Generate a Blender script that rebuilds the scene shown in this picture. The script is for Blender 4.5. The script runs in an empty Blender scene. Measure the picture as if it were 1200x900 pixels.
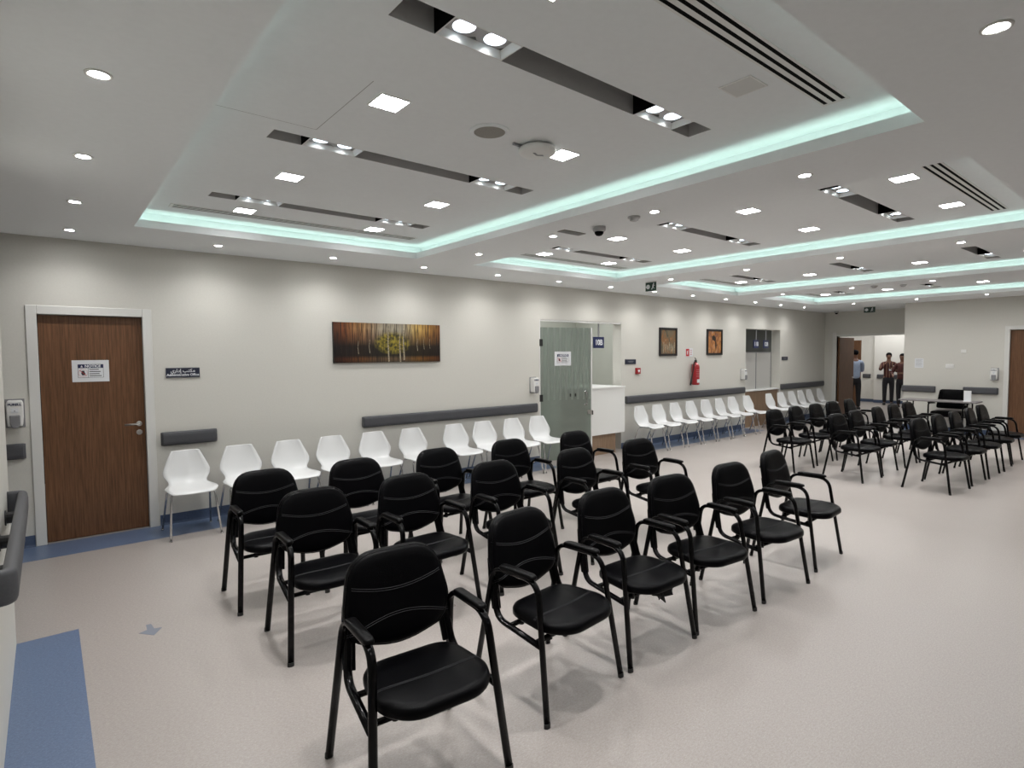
import bpy, bmesh, math, random
from mathutils import Vector, Matrix
R = math.radians
PI = math.pi
rnd = random.Random(7)
S = bpy.context.scene
COL = S.collection

# ------------------------------------------------------------------ camera
cam_d = bpy.data.cameras.new('camera'); cam = bpy.data.objects.new('camera', cam_d); COL.objects.link(cam)
S.camera = cam
cam_d.sensor_fit = 'HORIZONTAL'; cam_d.sensor_width = 36.0; cam_d.lens = 669.056 / 1200 * 36.0
cam_d.clip_start = 0.02; cam_d.clip_end = 200
yaw, pit, rol = R(50.787), R(2.8548), R(0.42373)
fw = Vector((math.cos(pit) * math.cos(yaw), math.cos(pit) * math.sin(yaw), -math.sin(pit)))
rt = fw.cross(Vector((0, 0, 1))).normalized(); dn = fw.cross(rt)
c_, s_ = math.cos(rol), math.sin(rol)
ax = c_ * rt + s_ * dn; ay = -s_ * rt + c_ * dn
m = Matrix.Identity(4)
for i in range(3):
    m[i][0] = ax[i]; m[i][1] = -ay[i]; m[i][2] = -fw[i]
m.translation = Vector((0, 0, 1.70))
cam.matrix_world = m

# ------------------------------------------------------------------ world, exposure
W = bpy.data.worlds.new('world'); S.world = W; W.use_nodes = True
W.node_tree.nodes['Background'].inputs[0].default_value = (0.5, 0.55, 0.6, 1)
W.node_tree.nodes['Background'].inputs[1].default_value = 0.02
S.view_settings.view_transform = 'Standard'; S.view_settings.look = 'None'
S.view_settings.exposure = 1.0; S.view_settings.gamma = 1.0; S.view_settings.use_curve_mapping = False
PANEL_E = 30.0      # LED panels
SPOT_E = 75.0       # lamp discs
DOWN_W = 10.5        # watts of each downlight beam
TWIN_W = 42.0
COVE_E = 2.4
S.cycles.max_bounces = 7; S.cycles.diffuse_bounces = 4; S.cycles.glossy_bounces = 3
S.cycles.transparent_max_bounces = 12; S.cycles.sample_clamp_indirect = 4.0
S.cycles.caustics_reflective = False; S.cycles.caustics_refractive = False

# ------------------------------------------------------------------ materials
def new_mat(name):
    mt = bpy.data.materials.new(name); mt.use_nodes = True
    nt = mt.node_tree; b = nt.nodes['Principled BSDF']
    return mt, nt, b
def pmat(name, col, rough=0.5, metal=0.0, spec=0.5, noise=0.0, scale=40.0, bump=0.0, emit=None, es=0.0, coat=0.0):
    mt, nt, b = new_mat(name)
    b.inputs['Base Color'].default_value = (*col, 1); b.inputs['Roughness'].default_value = rough
    b.inputs['Metallic'].default_value = metal; b.inputs['Specular IOR Level'].default_value = spec
    b.inputs['Coat Weight'].default_value = coat; b.inputs['Coat Roughness'].default_value = 0.15
    if emit: b.inputs['Emission Color'].default_value = (*emit, 1); b.inputs['Emission Strength'].default_value = es
    if noise or bump:
        tc = nt.nodes.new('ShaderNodeTexCoord'); n = nt.nodes.new('ShaderNodeTexNoise')
        n.inputs['Scale'].default_value = scale; n.inputs['Detail'].default_value = 4
        nt.links.new(tc.outputs['Object'], n.inputs['Vector'])
        if noise:
            r = nt.nodes.new('ShaderNodeValToRGB')
            r.color_ramp.elements[0].position = 0.3; r.color_ramp.elements[1].position = 0.7
            r.color_ramp.elements[0].color = (*[c * (1 - noise) for c in col], 1)
            r.color_ramp.elements[1].color = (*[min(1, c * (1 + noise)) for c in col], 1)
            nt.links.new(n.outputs['Fac'], r.inputs['Fac']); nt.links.new(r.outputs['Color'], b.inputs['Base Color'])
        if bump:
            bp = nt.nodes.new('ShaderNodeBump'); bp.inputs['Strength'].default_value = bump; bp.inputs['Distance'].default_value = 0.004
            nt.links.new(n.outputs['Fac'], bp.inputs['Height']); nt.links.new(bp.outputs['Normal'], b.inputs['Normal'])
    return mt
def wood_mat(name, c1, c2, rough=0.4, vert=True, sc=1.0):
    mt, nt, b = new_mat(name)
    tc = nt.nodes.new('ShaderNodeTexCoord'); mp = nt.nodes.new('ShaderNodeMapping')
    mp.inputs['Scale'].default_value = (28 * sc, 28 * sc, 1.1 * sc) if vert else (1.1 * sc, 28 * sc, 28 * sc)
    n = nt.nodes.new('ShaderNodeTexNoise'); n.inputs['Scale'].default_value = 3; n.inputs['Detail'].default_value = 8; n.inputs['Roughness'].default_value = 0.65
    r = nt.nodes.new('ShaderNodeValToRGB'); r.color_ramp.elements[0].position = 0.32; r.color_ramp.elements[1].position = 0.68
    r.color_ramp.elements[0].color = (*c1, 1); r.color_ramp.elements[1].color = (*c2, 1)
    nt.links.new(tc.outputs['Object'], mp.inputs['Vector']); nt.links.new(mp.outputs['Vector'], n.inputs['Vector'])
    nt.links.new(n.outputs['Fac'], r.inputs['Fac']); nt.links.new(r.outputs['Color'], b.inputs['Base Color'])
    b.inputs['Roughness'].default_value = rough; b.inputs['Specular IOR Level'].default_value = 0.4
    return mt
def vinyl_mat(name, c1, c2, c3, rough=0.3):
    mt, nt, b = new_mat(name)
    tc = nt.nodes.new('ShaderNodeTexCoord'); mp = nt.nodes.new('ShaderNodeMapping'); mp.inputs['Scale'].default_value = (1.0, 2.2, 1)
    mp.inputs['Rotation'].default_value = (0, 0, R(6))
    n = nt.nodes.new('ShaderNodeTexNoise'); n.inputs['Scale'].default_value = 62; n.inputs['Detail'].default_value = 6; n.inputs['Roughness'].default_value = 0.75
    r = nt.nodes.new('ShaderNodeValToRGB'); r.color_ramp.elements[0].position = 0.34; r.color_ramp.elements[1].position = 0.66
    r.color_ramp.elements[0].color = (*c1, 1); r.color_ramp.elements[1].color = (*c2, 1)
    n2 = nt.nodes.new('ShaderNodeTexNoise'); n2.inputs['Scale'].default_value = 130; n2.inputs['Detail'].default_value = 3
    r2 = nt.nodes.new('ShaderNodeValToRGB'); r2.color_ramp.elements[0].position = 0.60; r2.color_ramp.elements[1].position = 0.70
    mx = nt.nodes.new('ShaderNodeMixRGB'); mx.inputs['Color2'].default_value = (*c3, 1)
    n3 = nt.nodes.new('ShaderNodeTexNoise'); n3.inputs['Scale'].default_value = 1.1; n3.inputs['Detail'].default_value = 3
    mr = nt.nodes.new('ShaderNodeMapRange'); mr.inputs['To Min'].default_value = rough - 0.07; mr.inputs['To Max'].default_value = rough + 0.10
    L = nt.links.new
    L(tc.outputs['Object'], mp.inputs['Vector']); L(mp.outputs['Vector'], n.inputs['Vector']); L(mp.outputs['Vector'], n2.inputs['Vector'])
    L(tc.outputs['Object'], n3.inputs['Vector']); L(n3.outputs['Fac'], mr.inputs['Value']); L(mr.outputs['Result'], b.inputs['Roughness'])
    L(n.outputs['Fac'], r.inputs['Fac']); L(n2.outputs['Fac'], r2.inputs['Fac']); L(r2.outputs['Color'], mx.inputs['Fac'])
    L(r.outputs['Color'], mx.inputs['Color1']); L(mx.outputs['Color'], b.inputs['Base Color'])
    b.inputs['Specular IOR Level'].default_value = 0.5
    bp = nt.nodes.new('ShaderNodeBump'); bp.inputs['Strength'].default_value = 0.05; bp.inputs['Distance'].default_value = 0.002
    L(n.outputs['Fac'], bp.inputs['Height']); L(bp.outputs['Normal'], b.inputs['Normal'])
    return mt
def emat(name, col, e):
    mt = bpy.data.materials.new(name); mt.use_nodes = True; nt = mt.node_tree; nt.nodes.clear()
    o = nt.nodes.new('ShaderNodeOutputMaterial'); em = nt.nodes.new('ShaderNodeEmission')
    em.inputs[0].default_value = (*col, 1); em.inputs[1].default_value = e
    nt.links.new(em.outputs[0], o.inputs[0]); return mt
def glass_mat(name, col, alpha, rough=0.25, stripes=None):
    """sheet glass with a translucent film: part clear, part scattering; stripes=(x period) of clear bands"""
    mt = bpy.data.materials.new(name); mt.use_nodes = True; nt = mt.node_tree; nt.nodes.clear(); L = nt.links.new
    o = nt.nodes.new('ShaderNodeOutputMaterial'); tr = nt.nodes.new('ShaderNodeBsdfTransparent'); tr.inputs[0].default_value = (0.80, 0.90, 0.84, 1)
    df = nt.nodes.new('ShaderNodeBsdfDiffuse'); df.inputs[0].default_value = (*col, 1)
    tl = nt.nodes.new('ShaderNodeBsdfTranslucent'); tl.inputs[0].default_value = (*col, 1)
    m0 = nt.nodes.new('ShaderNodeMixShader'); m0.inputs[0].default_value = 0.4
    L(df.outputs[0], m0.inputs[1]); L(tl.outputs[0], m0.inputs[2])
    m1 = nt.nodes.new('ShaderNodeMixShader'); m1.inputs[0].default_value = alpha
    L(tr.outputs[0], m1.inputs[1]); L(m0.outputs[0], m1.inputs[2])
    gl = nt.nodes.new('ShaderNodeBsdfGlossy'); gl.inputs['Roughness'].default_value = rough
    fr = nt.nodes.new('ShaderNodeFresnel'); fr.inputs[0].default_value = 1.45
    m2 = nt.nodes.new('ShaderNodeMixShader'); L(fr.outputs[0], m2.inputs[0]); L(m1.outputs[0], m2.inputs[1]); L(gl.outputs[0], m2.inputs[2])
    L(m2.outputs[0], o.inputs[0])
    if stripes:
        tc = nt.nodes.new('ShaderNodeTexCoord'); sp = nt.nodes.new('ShaderNodeSeparateXYZ'); L(tc.outputs['Object'], sp.inputs[0])
        mu = nt.nodes.new('ShaderNodeMath'); mu.operation = 'MULTIPLY'; mu.inputs[1].default_value = 2 * PI / stripes; L(sp.outputs['X'], mu.inputs[0])
        si = nt.nodes.new('ShaderNodeMath'); si.operation = 'SINE'; L(mu.outputs[0], si.inputs[0])
        gt = nt.nodes.new('ShaderNodeMath'); gt.operation = 'GREATER_THAN'; gt.inputs[1].default_value = 0.55; L(si.outputs[0], gt.inputs[0])
        zz = nt.nodes.new('ShaderNodeMath'); zz.operation = 'GREATER_THAN'; zz.inputs[1].default_value = 0.98; L(sp.outputs['Z'], zz.inputs[0])
        an = nt.nodes.new('ShaderNodeMath'); an.operation = 'MULTIPLY'; L(gt.outputs[0], an.inputs[0]); L(zz.outputs[0], an.inputs[1])
        rg = nt.nodes.new('ShaderNodeMapRange'); rg.inputs['To Min'].default_value = alpha; rg.inputs['To Max'].default_value = min(1, alpha + 0.28); L(an.outputs[0], rg.inputs['Value'])
        L(rg.outputs['Result'], m1.inputs[0])
    return mt

M = {}
M['wall'] = pmat('wall_paint', (0.66, 0.65, 0.60), 0.55, noise=0.02, scale=60, bump=0.03, spec=0.3)
M['ceil'] = pmat('ceiling_paint', (0.86, 0.89, 0.90), 0.8, noise=0.012, scale=30, spec=0.2)
M['trim'] = pmat('door_frame_white', (0.72, 0.72, 0.69), 0.4)
M['floor'] = vinyl_mat('beige_vinyl', (0.275, 0.248, 0.230), (0.375, 0.345, 0.325), (0.47, 0.44, 0.415), 0.30)
M['blue'] = vinyl_mat('blue_vinyl', (0.070, 0.105, 0.185), (0.125, 0.175, 0.275), (0.20, 0.25, 0.35), 0.33)
M['bluebase'] = pmat('blue_skirting', (0.065, 0.095, 0.165), 0.4, noise=0.1, scale=60)
M['door'] = wood_mat('walnut_door', (0.085, 0.038, 0.016), (0.20, 0.095, 0.045), 0.38)
M['desk_wood'] = wood_mat('oak_panel', (0.20, 0.13, 0.08), (0.32, 0.22, 0.145), 0.45)
M['bumper'] = pmat('charcoal_vinyl', (0.070, 0.072, 0.080), 0.5, noise=0.08, scale=120)
M['leather'] = pmat('black_leatherette', (0.0014, 0.0014, 0.0019), 0.31, spec=0.065, bump=0.25, scale=260)
M['bframe'] = pmat('black_painted_tube', (0.0010, 0.0010, 0.0013), 0.20, spec=0.15)
M['pad'] = pmat('black_arm_plastic', (0.0015, 0.0015, 0.0017), 0.36, spec=0.10)
M['stitch'] = pmat('grey_thread', (0.030, 0.030, 0.034), 0.7)
M['wplastic'] = pmat('white_plastic', (0.80, 0.80, 0.78), 0.3, coat=0.2)
M['gplastic'] = pmat('grey_plastic', (0.24, 0.24, 0.25), 0.35)
M['chrome'] = pmat('chrome', (0.62, 0.62, 0.62), 0.18, metal=1.0)
M['steel'] = pmat('brushed_steel', (0.55, 0.54, 0.52), 0.32, metal=1.0)
M['shell'] = pmat('white_shell', (0.68, 0.69, 0.69), 0.28, coat=0.3)
M['panel'] = emat('led_panel', (1.0, 0.99, 0.985), PANEL_E)
M['lamp'] = emat('lamp_disc', (1.0, 0.99, 0.985), SPOT_E)
M['cove'] = emat('cove_led', (0.74, 1.0, 0.885), COVE_E)
M['black'] = pmat('matte_black', (0.003, 0.003, 0.003), 0.9, spec=0.1)
M['trough'] = pmat('grey_trough', (0.55, 0.55, 0.55), 0.6)
M['reflector'] = pmat('white_reflector', (0.30, 0.36, 0.40), 0.5)
M['modgrey'] = pmat('silver_plate', (0.42, 0.42, 0.42), 0.35, metal=0.3)
M['modwhite'] = pmat('unlit_diffuser', (0.62, 0.62, 0.60), 0.4)
M['grille'] = pmat('grey_grille', (0.30, 0.29, 0.26), 0.7, noise=0.15, scale=400)
M['white'] = pmat('white_paint', (0.78, 0.78, 0.76), 0.45)
M['desk'] = pmat('white_laminate', (0.84, 0.85, 0.83), 0.35)
M['paper'] = pmat('paper', (0.74, 0.76, 0.78), 0.6)
M['navy'] = pmat('navy_sign', (0.016, 0.024, 0.085), 0.35)
M['darkplate'] = pmat('dark_nameplate', (0.018, 0.022, 0.045), 0.35)
M['ink'] = pmat('ink', (0.03, 0.03, 0.035), 0.6)
M['wink'] = pmat('white_lettering', (0.80, 0.82, 0.85), 0.5)
M['red'] = pmat('red_paint', (0.36, 0.012, 0.018), 0.28, coat=0.4)
M['redink'] = pmat('red_print', (0.50, 0.03, 0.03), 0.5)
M['rubber'] = pmat('black_rubber', (0.012, 0.012, 0.012), 0.6)
M['green'] = pmat('dark_green_sign', (0.006, 0.035, 0.022), 0.3)
M['arrow'] = pmat('grey_floor_tape', (0.17, 0.19, 0.23), 0.5)
M['frost'] = glass_mat('frosted_glass', (0.38, 0.42, 0.38), 0.62, 0.3, stripes=0.105)
M['clear'] = glass_mat('tinted_glass', (0.20, 0.22, 0.20), 0.30, 0.08)
M['film'] = glass_mat('white_film_glass', (0.80, 0.79, 0.76), 0.90, 0.3)
M['roomgrey'] = pmat('grey_green_paint', (0.66, 0.68, 0.62), 0.6)
M['corr'] = pmat('corridor_cream', (0.74, 0.73, 0.68), 0.5)
M['tabletop'] = pmat('grey_laminate', (0.16, 0.15, 0.15), 0.4)
M['skin'] = pmat('brown_skin', (0.16, 0.075, 0.045), 0.5)
M['hair'] = pmat('black_hair', (0.004, 0.004, 0.005), 0.8, spec=0.1)
M['shirt_blue'] = pmat('light_blue_cotton', (0.33, 0.40, 0.53), 0.8, noise=0.06, scale=30)
M['trousers'] = pmat('black_cotton', (0.010, 0.010, 0.013), 0.8)
M['maroon'] = pmat('maroon_cotton', (0.055, 0.012, 0.010), 0.8, noise=0.3, scale=14)
def stripe_mat(name, c1, c2, period):
    mt, nt, b = new_mat(name); L = nt.links.new
    tc = nt.nodes.new('ShaderNodeTexCoord'); sp = nt.nodes.new('ShaderNodeSeparateXYZ'); L(tc.outputs['Object'], sp.inputs[0])
    mu = nt.nodes.new('ShaderNodeMath'); mu.operation = 'MULTIPLY'; mu.inputs[1].default_value = 2 * PI / period; L(sp.outputs['X'], mu.inputs[0])
    si = nt.nodes.new('ShaderNodeMath'); si.operation = 'SINE'; L(mu.outputs[0], si.inputs[0])
    r = nt.nodes.new('ShaderNodeValToRGB'); r.color_ramp.elements[0].position = 0.55; r.color_ramp.elements[1].position = 0.8
    r.color_ramp.elements[0].color = (*c1, 1); r.color_ramp.elements[1].color = (*c2, 1)
    L(si.outputs[0], r.inputs['Fac']); L(r.outputs['Color'], b.inputs['Base Color']); b.inputs['Roughness'].default_value = 0.8
    return mt
M['striped'] = stripe_mat('striped_cotton', (0.050, 0.009, 0.008), (0.19, 0.11, 0.065), 0.085)

# ------------------------------------------------------------------ mesh helpers
def mesh_obj(name, bm, mat, parent=None, smooth=False, loc=None, rz=0.0):
    me = bpy.data.meshes.new(name)
    bmesh.ops.recalc_face_normals(bm, faces=bm.faces)
    bm.to_mesh(me); bm.free()
    mats = mat if isinstance(mat, (list, tuple)) else [mat]
    for mm in mats: me.materials.append(M[mm] if isinstance(mm, str) else mm)
    if smooth:
        for p in me.polygons: p.use_smooth = True
    o = bpy.data.objects.new(name, me); COL.objects.link(o)
    if parent: o.parent = parent
    if loc: o.location = loc
    if rz: o.rotation_euler = (0, 0, rz)
    return o
def tag(o, label=None, cat=None, group=None, kind=None):
    if label: o['label'] = label
    if cat: o['category'] = cat
    if group: o['group'] = group
    if kind: o['kind'] = kind
    return o
def thing(name, label, cat, loc=(0, 0, 0), rz=0.0, group=None):
    o = bpy.data.objects.new(name, None); COL.objects.link(o); o.empty_display_size = 0.1
    o.location = loc; o.rotation_euler = (0, 0, rz)
    return tag(o, label, cat, group)
def struct(name, bm, mat, smooth=False):
    return tag(mesh_obj(name, bm, mat, smooth=smooth), kind='structure')
def dup(root, loc, rz, label, group=None):
    def cp(o, parent):
        c = o.copy(); COL.objects.link(c); c.parent = parent
        for ch in CH.get(o.name, []): cp(ch, c)
        return c
    r = cp(root, None); r.location = loc; r.rotation_euler = (0, 0, rz); r['label'] = label
    if group: r['group'] = group
    return r
CH = {}
def freeze(root):
    """remember the children of a finished thing, so dup() can copy the tree"""
    def walk(o):
        ch = [c for c in bpy.data.objects if c.parent == o]
        CH[o.name] = ch
        for c in ch: walk(c)
    walk(root); return root
def B(): return bmesh.new()
def box(bm, a, b, mi=0, rot=None, piv=None):
    vs = [bm.verts.new((x, y, z)) for x in (a[0], b[0]) for y in (a[1], b[1]) for z in (a[2], b[2])]
    fs = [(0, 1, 3, 2), (4, 6, 7, 5), (0, 4, 5, 1), (2, 3, 7, 6), (0, 2, 6, 4), (1, 5, 7, 3)]
    for f in fs:
        fc = bm.faces.new([vs[i] for i in f]); fc.material_index = mi
    if rot is not None:
        for v in vs: v.co = rot @ (v.co - Vector(piv)) + Vector(piv)
    return vs
def bevel(o, w=0.004, seg=2):
    md = o.modifiers.new('bevel', 'BEVEL'); md.width = w; md.segments = seg; md.limit_method = 'ANGLE'; md.angle_limit = R(40)
    return o
def rbox(name, a, b, mat, parent=None, w=0.004, seg=2):
    bm = B(); box(bm, a, b); return bevel(mesh_obj(name, bm, mat, parent), w, seg)
def fillet(pts, r, n=5):
    P = [Vector(p) for p in pts]; out = [P[0]]
    for i in range(1, len(P) - 1):
        a = P[i - 1] - P[i]; b = P[i + 1] - P[i]
        rr = min(r[i] if isinstance(r, (list, tuple)) else r, a.length * 0.48, b.length * 0.48)
        s = P[i] + a.normalized() * rr; e = P[i] + b.normalized() * rr
        for k in range(n + 1):
            t = k / n; out.append((1 - t) ** 2 * s + 2 * t * (1 - t) * P[i] + t * t * e)
    out.append(P[-1]); return out
def tube(bm, pts, a, b=None, n=10, ref=None, sq=1.0, caps=True, mi=0):
    """sweep an ellipse (a across along ref, b in the other direction) along pts"""
    b = a if b is None else b
    P = [Vector(p) for p in pts]; rings = []
    prev = Vector(ref) if ref else None
    for i, p in enumerate(P):
        d = (P[min(i + 1, len(P) - 1)] - P[max(i - 1, 0)]).normalized()
        if prev is None: prev = Vector((1, 0, 0)) if abs(d.x) < 0.8 else Vector((0, 1, 0))
        u = (prev - d * prev.dot(d)).normalized(); prev = Vector(ref) if ref else u
        v = d.cross(u)
        ring = []
        for k in range(n):
            t = 2 * PI * (k + 0.5) / n; cx, sx = math.cos(t), math.sin(t)
            cx = math.copysign(abs(cx) ** sq, cx); sx = math.copysign(abs(sx) ** sq, sx)
            ring.append(bm.verts.new(p + u * (a * cx) + v * (b * sx)))
        rings.append(ring)
    for i in range(len(rings) - 1):
        for k in range(n):
            f = bm.faces.new([rings[i][k], rings[i][(k + 1) % n], rings[i + 1][(k + 1) % n], rings[i + 1][k]]); f.material_index = mi
    if caps:
        bm.faces.new(list(reversed(rings[0]))).material_index = mi; bm.faces.new(rings[-1]).material_index = mi
def lathe(bm, prof, n=24, c=(0, 0, 0), axis='Z', mi=0):
    """prof = [(r, h)...] revolved about the axis"""
    rings = []
    for r, h in prof:
        ring = []
        for k in range(n):
            t = 2 * PI * k / n; x, y = r * math.cos(t), r * math.sin(t)
            p = {'Z': (x, y, h), 'Y': (x, h, y), 'X': (h, x, y)}[axis]
            ring.append(bm.verts.new(Vector(c) + Vector(p)))
        rings.append(ring)
    for i in range(len(rings) - 1):
        for k in range(n):
            f = bm.faces.new([rings[i][k], rings[i][(k + 1) % n], rings[i + 1][(k + 1) % n], rings[i + 1][k]]); f.material_index = mi
    for ring in (rings[0], rings[-1]):
        if len(prof) > 1: bm.faces.new(ring).material_index = mi
def disc(bm, r, z, n=20, c=(0, 0)):
    bm.faces.new([bm.verts.new((c[0] + r * math.cos(2 * PI * k / n), c[1] + r * math.sin(2 * PI * k / n), z)) for k in range(n)])
def prism(bm, pts, z0, z1, axis='Z', mi=0):
    def P(p, h): return {'Z': (p[0], p[1], h), 'Y': (p[0], h, p[1]), 'X': (h, p[0], p[1])}[axis]
    a = [bm.verts.new(P(p, z0)) for p in pts]; b = [bm.verts.new(P(p, z1)) for p in pts]; n = len(pts)
    bm.faces.new(a).material_index = mi; bm.faces.new(list(reversed(b))).material_index = mi
    for i in range(n):
        bm.faces.new([a[i], b[i], b[(i + 1) % n], a[(i + 1) % n]]).material_index = mi
def sheet(bm, rng, holes, fix, axis, extra=(), mi_of=None):
    """flat sheet over rng=(u0,u1,v0,v1) at fix on axis, with rectangular holes (u0,u1,v0,v1)"""
    us = sorted({rng[0], rng[1], *[h[i] for h in holes for i in (0, 1)], *[e[i] for e in extra for i in (0, 1)]})
    vs = sorted({rng[2], rng[3], *[h[i] for h in holes for i in (2, 3)], *[e[i] for e in extra for i in (2, 3)]})
    us = [u for u in us if rng[0] <= u <= rng[1]]; vs = [v for v in vs if rng[2] <= v <= rng[3]]
    def P(u, v): return {'Z': (u, v, fix), 'Y': (u, fix, v), 'X': (fix, u, v)}[axis]
    vd = {}
    def V(u, v):
        if (u, v) not in vd: vd[(u, v)] = bm.verts.new(P(u, v))
        return vd[(u, v)]
    for i in range(len(us) - 1):
        for j in range(len(vs) - 1):
            cu, cv = (us[i] + us[i + 1]) / 2, (vs[j] + vs[j + 1]) / 2
            if any(h[0] < cu < h[1] and h[2] < cv < h[3] for h in holes): continue
            f = bm.faces.new([V(us[i], vs[j]), V(us[i + 1], vs[j]), V(us[i + 1], vs[j + 1]), V(us[i], vs[j + 1])])
            if mi_of: f.material_index = mi_of(cu, cv)
def quad(bm, pts, mi=0):
    f = bm.faces.new([bm.verts.new(p) for p in pts]); f.material_index = mi
def text(name, s, size, mat, parent, loc, rot, ax='CENTER', ext=0.0006, bold=0.0, sx=1.0):
    cu = bpy.data.curves.new(name, 'FONT'); cu.body = s; cu.size = size; cu.extrude = ext; cu.align_x = ax; cu.align_y = 'CENTER'; cu.offset = bold
    cu.materials.append(M[mat]); o = bpy.data.objects.new(name, cu); COL.objects.link(o)
    me = bpy.data.meshes.new_from_object(o); COL.objects.unlink(o); bpy.data.objects.remove(o)
    me.name = name; me.materials.clear(); me.materials.append(M[mat])
    o = bpy.data.objects.new(name, me); COL.objects.link(o)
    o.parent = parent; o.location = loc; o.rotation_euler = rot; o.scale = (sx, 1, 1); return o
RY = (R(90), 0, 0)            # text on the long wall, facing the room
RX = (R(90), 0, R(-90))       # text on the far wall
ORD = ['first', 'second', 'third', 'fourth', 'fifth', 'sixth', 'seventh', 'eighth', 'ninth', 'tenth', 'eleventh', 'twelfth', 'thirteenth']

# ------------------------------------------------------------------ room dimensions
YW = 6.70      # long wall
ZC = 2.80      # soffit
ZU = 2.95      # raised tray ceilings
XF = 14.90     # far wall
XR = 16.50     # far recess wall
YC = 4.365     # corner where the far wall ends
XP = -0.197    # near wall face (left edge of the picture)
YP = 4.46      # its end
Y0, XL = -4.0, -3.6
PITCH = 3.455
TX0, TX1, TY0, TY1 = 0.615, 3.29, 0.905, 5.72
LEDGE = 0.13
TRAYS = [k * PITCH for k in range(4)]
OP10 = (6.03, 8.00, 2.27)
OP12 = (12.32, 13.95, 2.27)
CORR = (4.60, 6.39, 2.15)     # y0,y1,z of the corridor opening in the recess wall
BY = 6.22      # edge of the blue floor border

# ------------------------------------------------------------------ floor
bm = B()
def floor_mi(x, y):
    if y > BY and (x < 6.0 or 8.03 < x < OP12[0] or OP12[1] < x < XR) and y < YW: return 1
    if XP - 0.1 < x < 0.10 and y < YP and y > Y0: return 1
    if XF - 0.30 < x < XF and y < YC: return 1
    return 0
sheet(bm, (XL, 24.0, Y0, 10.0), [], 0.0, 'Z',
      extra=[(6.0, 8.03, BY, YW), (OP12[0], OP12[1], BY, YW), (XP - 0.1, 0.10, Y0, YP), (XF - 0.30, XF, Y0, YC), (XR, XR, 0, 0)], mi_of=floor_mi)
struct('floor', bm, ['floor', 'blue'])

# ------------------------------------------------------------------ ceiling: soffit + trays
STRIPX, STRIPY, SW = (1.02, 2.92), (1.88, 3.37, 4.88), 0.073
SLOTY = (1.225, 5.42)
bm = B()
tray_holes = [(TX0 + d, TX1 + d, TY0, TY1) for d in TRAYS]
sheet(bm, (XL, 24.0, Y0, 10.0), tray_holes, ZC, 'Z')
for d in TRAYS:
    x0, x1 = TX0 + d, TX1 + d
    holes = [(STRIPX[0] + d, STRIPX[1] + d, y - SW, y + SW) for y in STRIPY]
    sheet(bm, (x0 - LEDGE, x1 + LEDGE, TY0 - LEDGE, TY1 + LEDGE), holes, ZU, 'Z')
    def ring(u0, u1, v0, v1, za, zb):
        c = [(u0, v0), (u1, v0), (u1, v1), (u0, v1)]
        for i in range(4):
            p, q = c[i], c[(i + 1) % 4]
            quad(bm, [(p[0], p[1], za), (q[0], q[1], za), (q[0], q[1], zb), (p[0], p[1], zb)])
    ring(x0, x1, TY0, TY1, ZC, ZC + 0.065)                                        # fascia of the lip
    ring(x0 - 0.012, x1 + 0.012, TY0 - 0.012, TY1 + 0.012, ZC + 0.03, ZC + 0.065)  # back of the lip
    ring(x0 - LEDGE, x1 + LEDGE, TY0 - LEDGE, TY1 + LEDGE, ZC + 0.03, ZU)          # back of the cove
    for (a, b, c, e) in [(x0 - LEDGE, x1 + LEDGE, TY0 - LEDGE, TY0 - 0.012), (x0 - LEDGE, x1 + LEDGE, TY1 + 0.012, TY1 + LEDGE),
                         (x0 - LEDGE, x0 - 0.012, TY0 - 0.012, TY1 + 0.012), (x1 + 0.012, x1 + LEDGE, TY0 - 0.012, TY1 + 0.012)]:
        quad(bm, [(a, c, ZC + 0.03), (b, c, ZC + 0.03), (b, e, ZC + 0.03), (a, e, ZC + 0.03)])
    for (a, b, c, e) in [(x0 - 0.012, x1 + 0.012, TY0 - 0.012, TY0), (x0 - 0.012, x1 + 0.012, TY1, TY1 + 0.012),
                         (x0 - 0.012, x0, TY0, TY1), (x1, x1 + 0.012, TY0, TY1)]:
        quad(bm, [(a, c, ZC + 0.065), (b, c, ZC + 0.065), (b, e, ZC + 0.065), (a, e, ZC + 0.065)])
struct('ceiling', bm, 'ceil')
bm = B(); box(bm, (XL, Y0, 3.25), (24.0, 10.0, 3.30)); struct('ceiling', bm, 'ceil')   # slab above everything

bm = B(); z = ZU - .0006
quad(bm, [(TX0 - LEDGE, 3.158, z), (1.2, 3.158, z), (1.2, 3.161, z), (TX0 - LEDGE, 3.161, z)])
quad(bm, [(1.2, 2.45, z), (1.203, 2.45, z), (1.203, 3.161, z), (1.2, 3.161, z)])
struct('trim_3', bm, pmat('board_joint', (0.30, 0.30, 0.29), 0.8))

BAYS = ['nearest tray', 'second tray from the camera', 'third tray from the camera', 'farthest tray']
# LED cove strips, one per tray
for i, d in enumerate(TRAYS):
    bm = B(); x0, x1 = TX0 + d, TX1 + d; a = 0.028; z = ZC + 0.031
    for (p, q) in [((x0 - a - .03, TY0 - a - .02), (x1 + a + .03, TY0 - a)), ((x0 - a - .03, TY1 + a), (x1 + a + .03, TY1 + a + .02)),
                   ((x0 - a - .02, TY0 - a), (x0 - a, TY1 + a)), ((x1 + a, TY0 - a), (x1 + a + .02, TY1 + a))]:
        box(bm, (p[0], p[1], z), (q[0], q[1], z + 0.008))
    tag(mesh_obj('cove_light_strip', bm, 'cove'), 'mint green glowing light strip hidden in the cove of the ' + BAYS[i], 'cove light', 'cove light strips of the ceiling trays')

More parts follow.
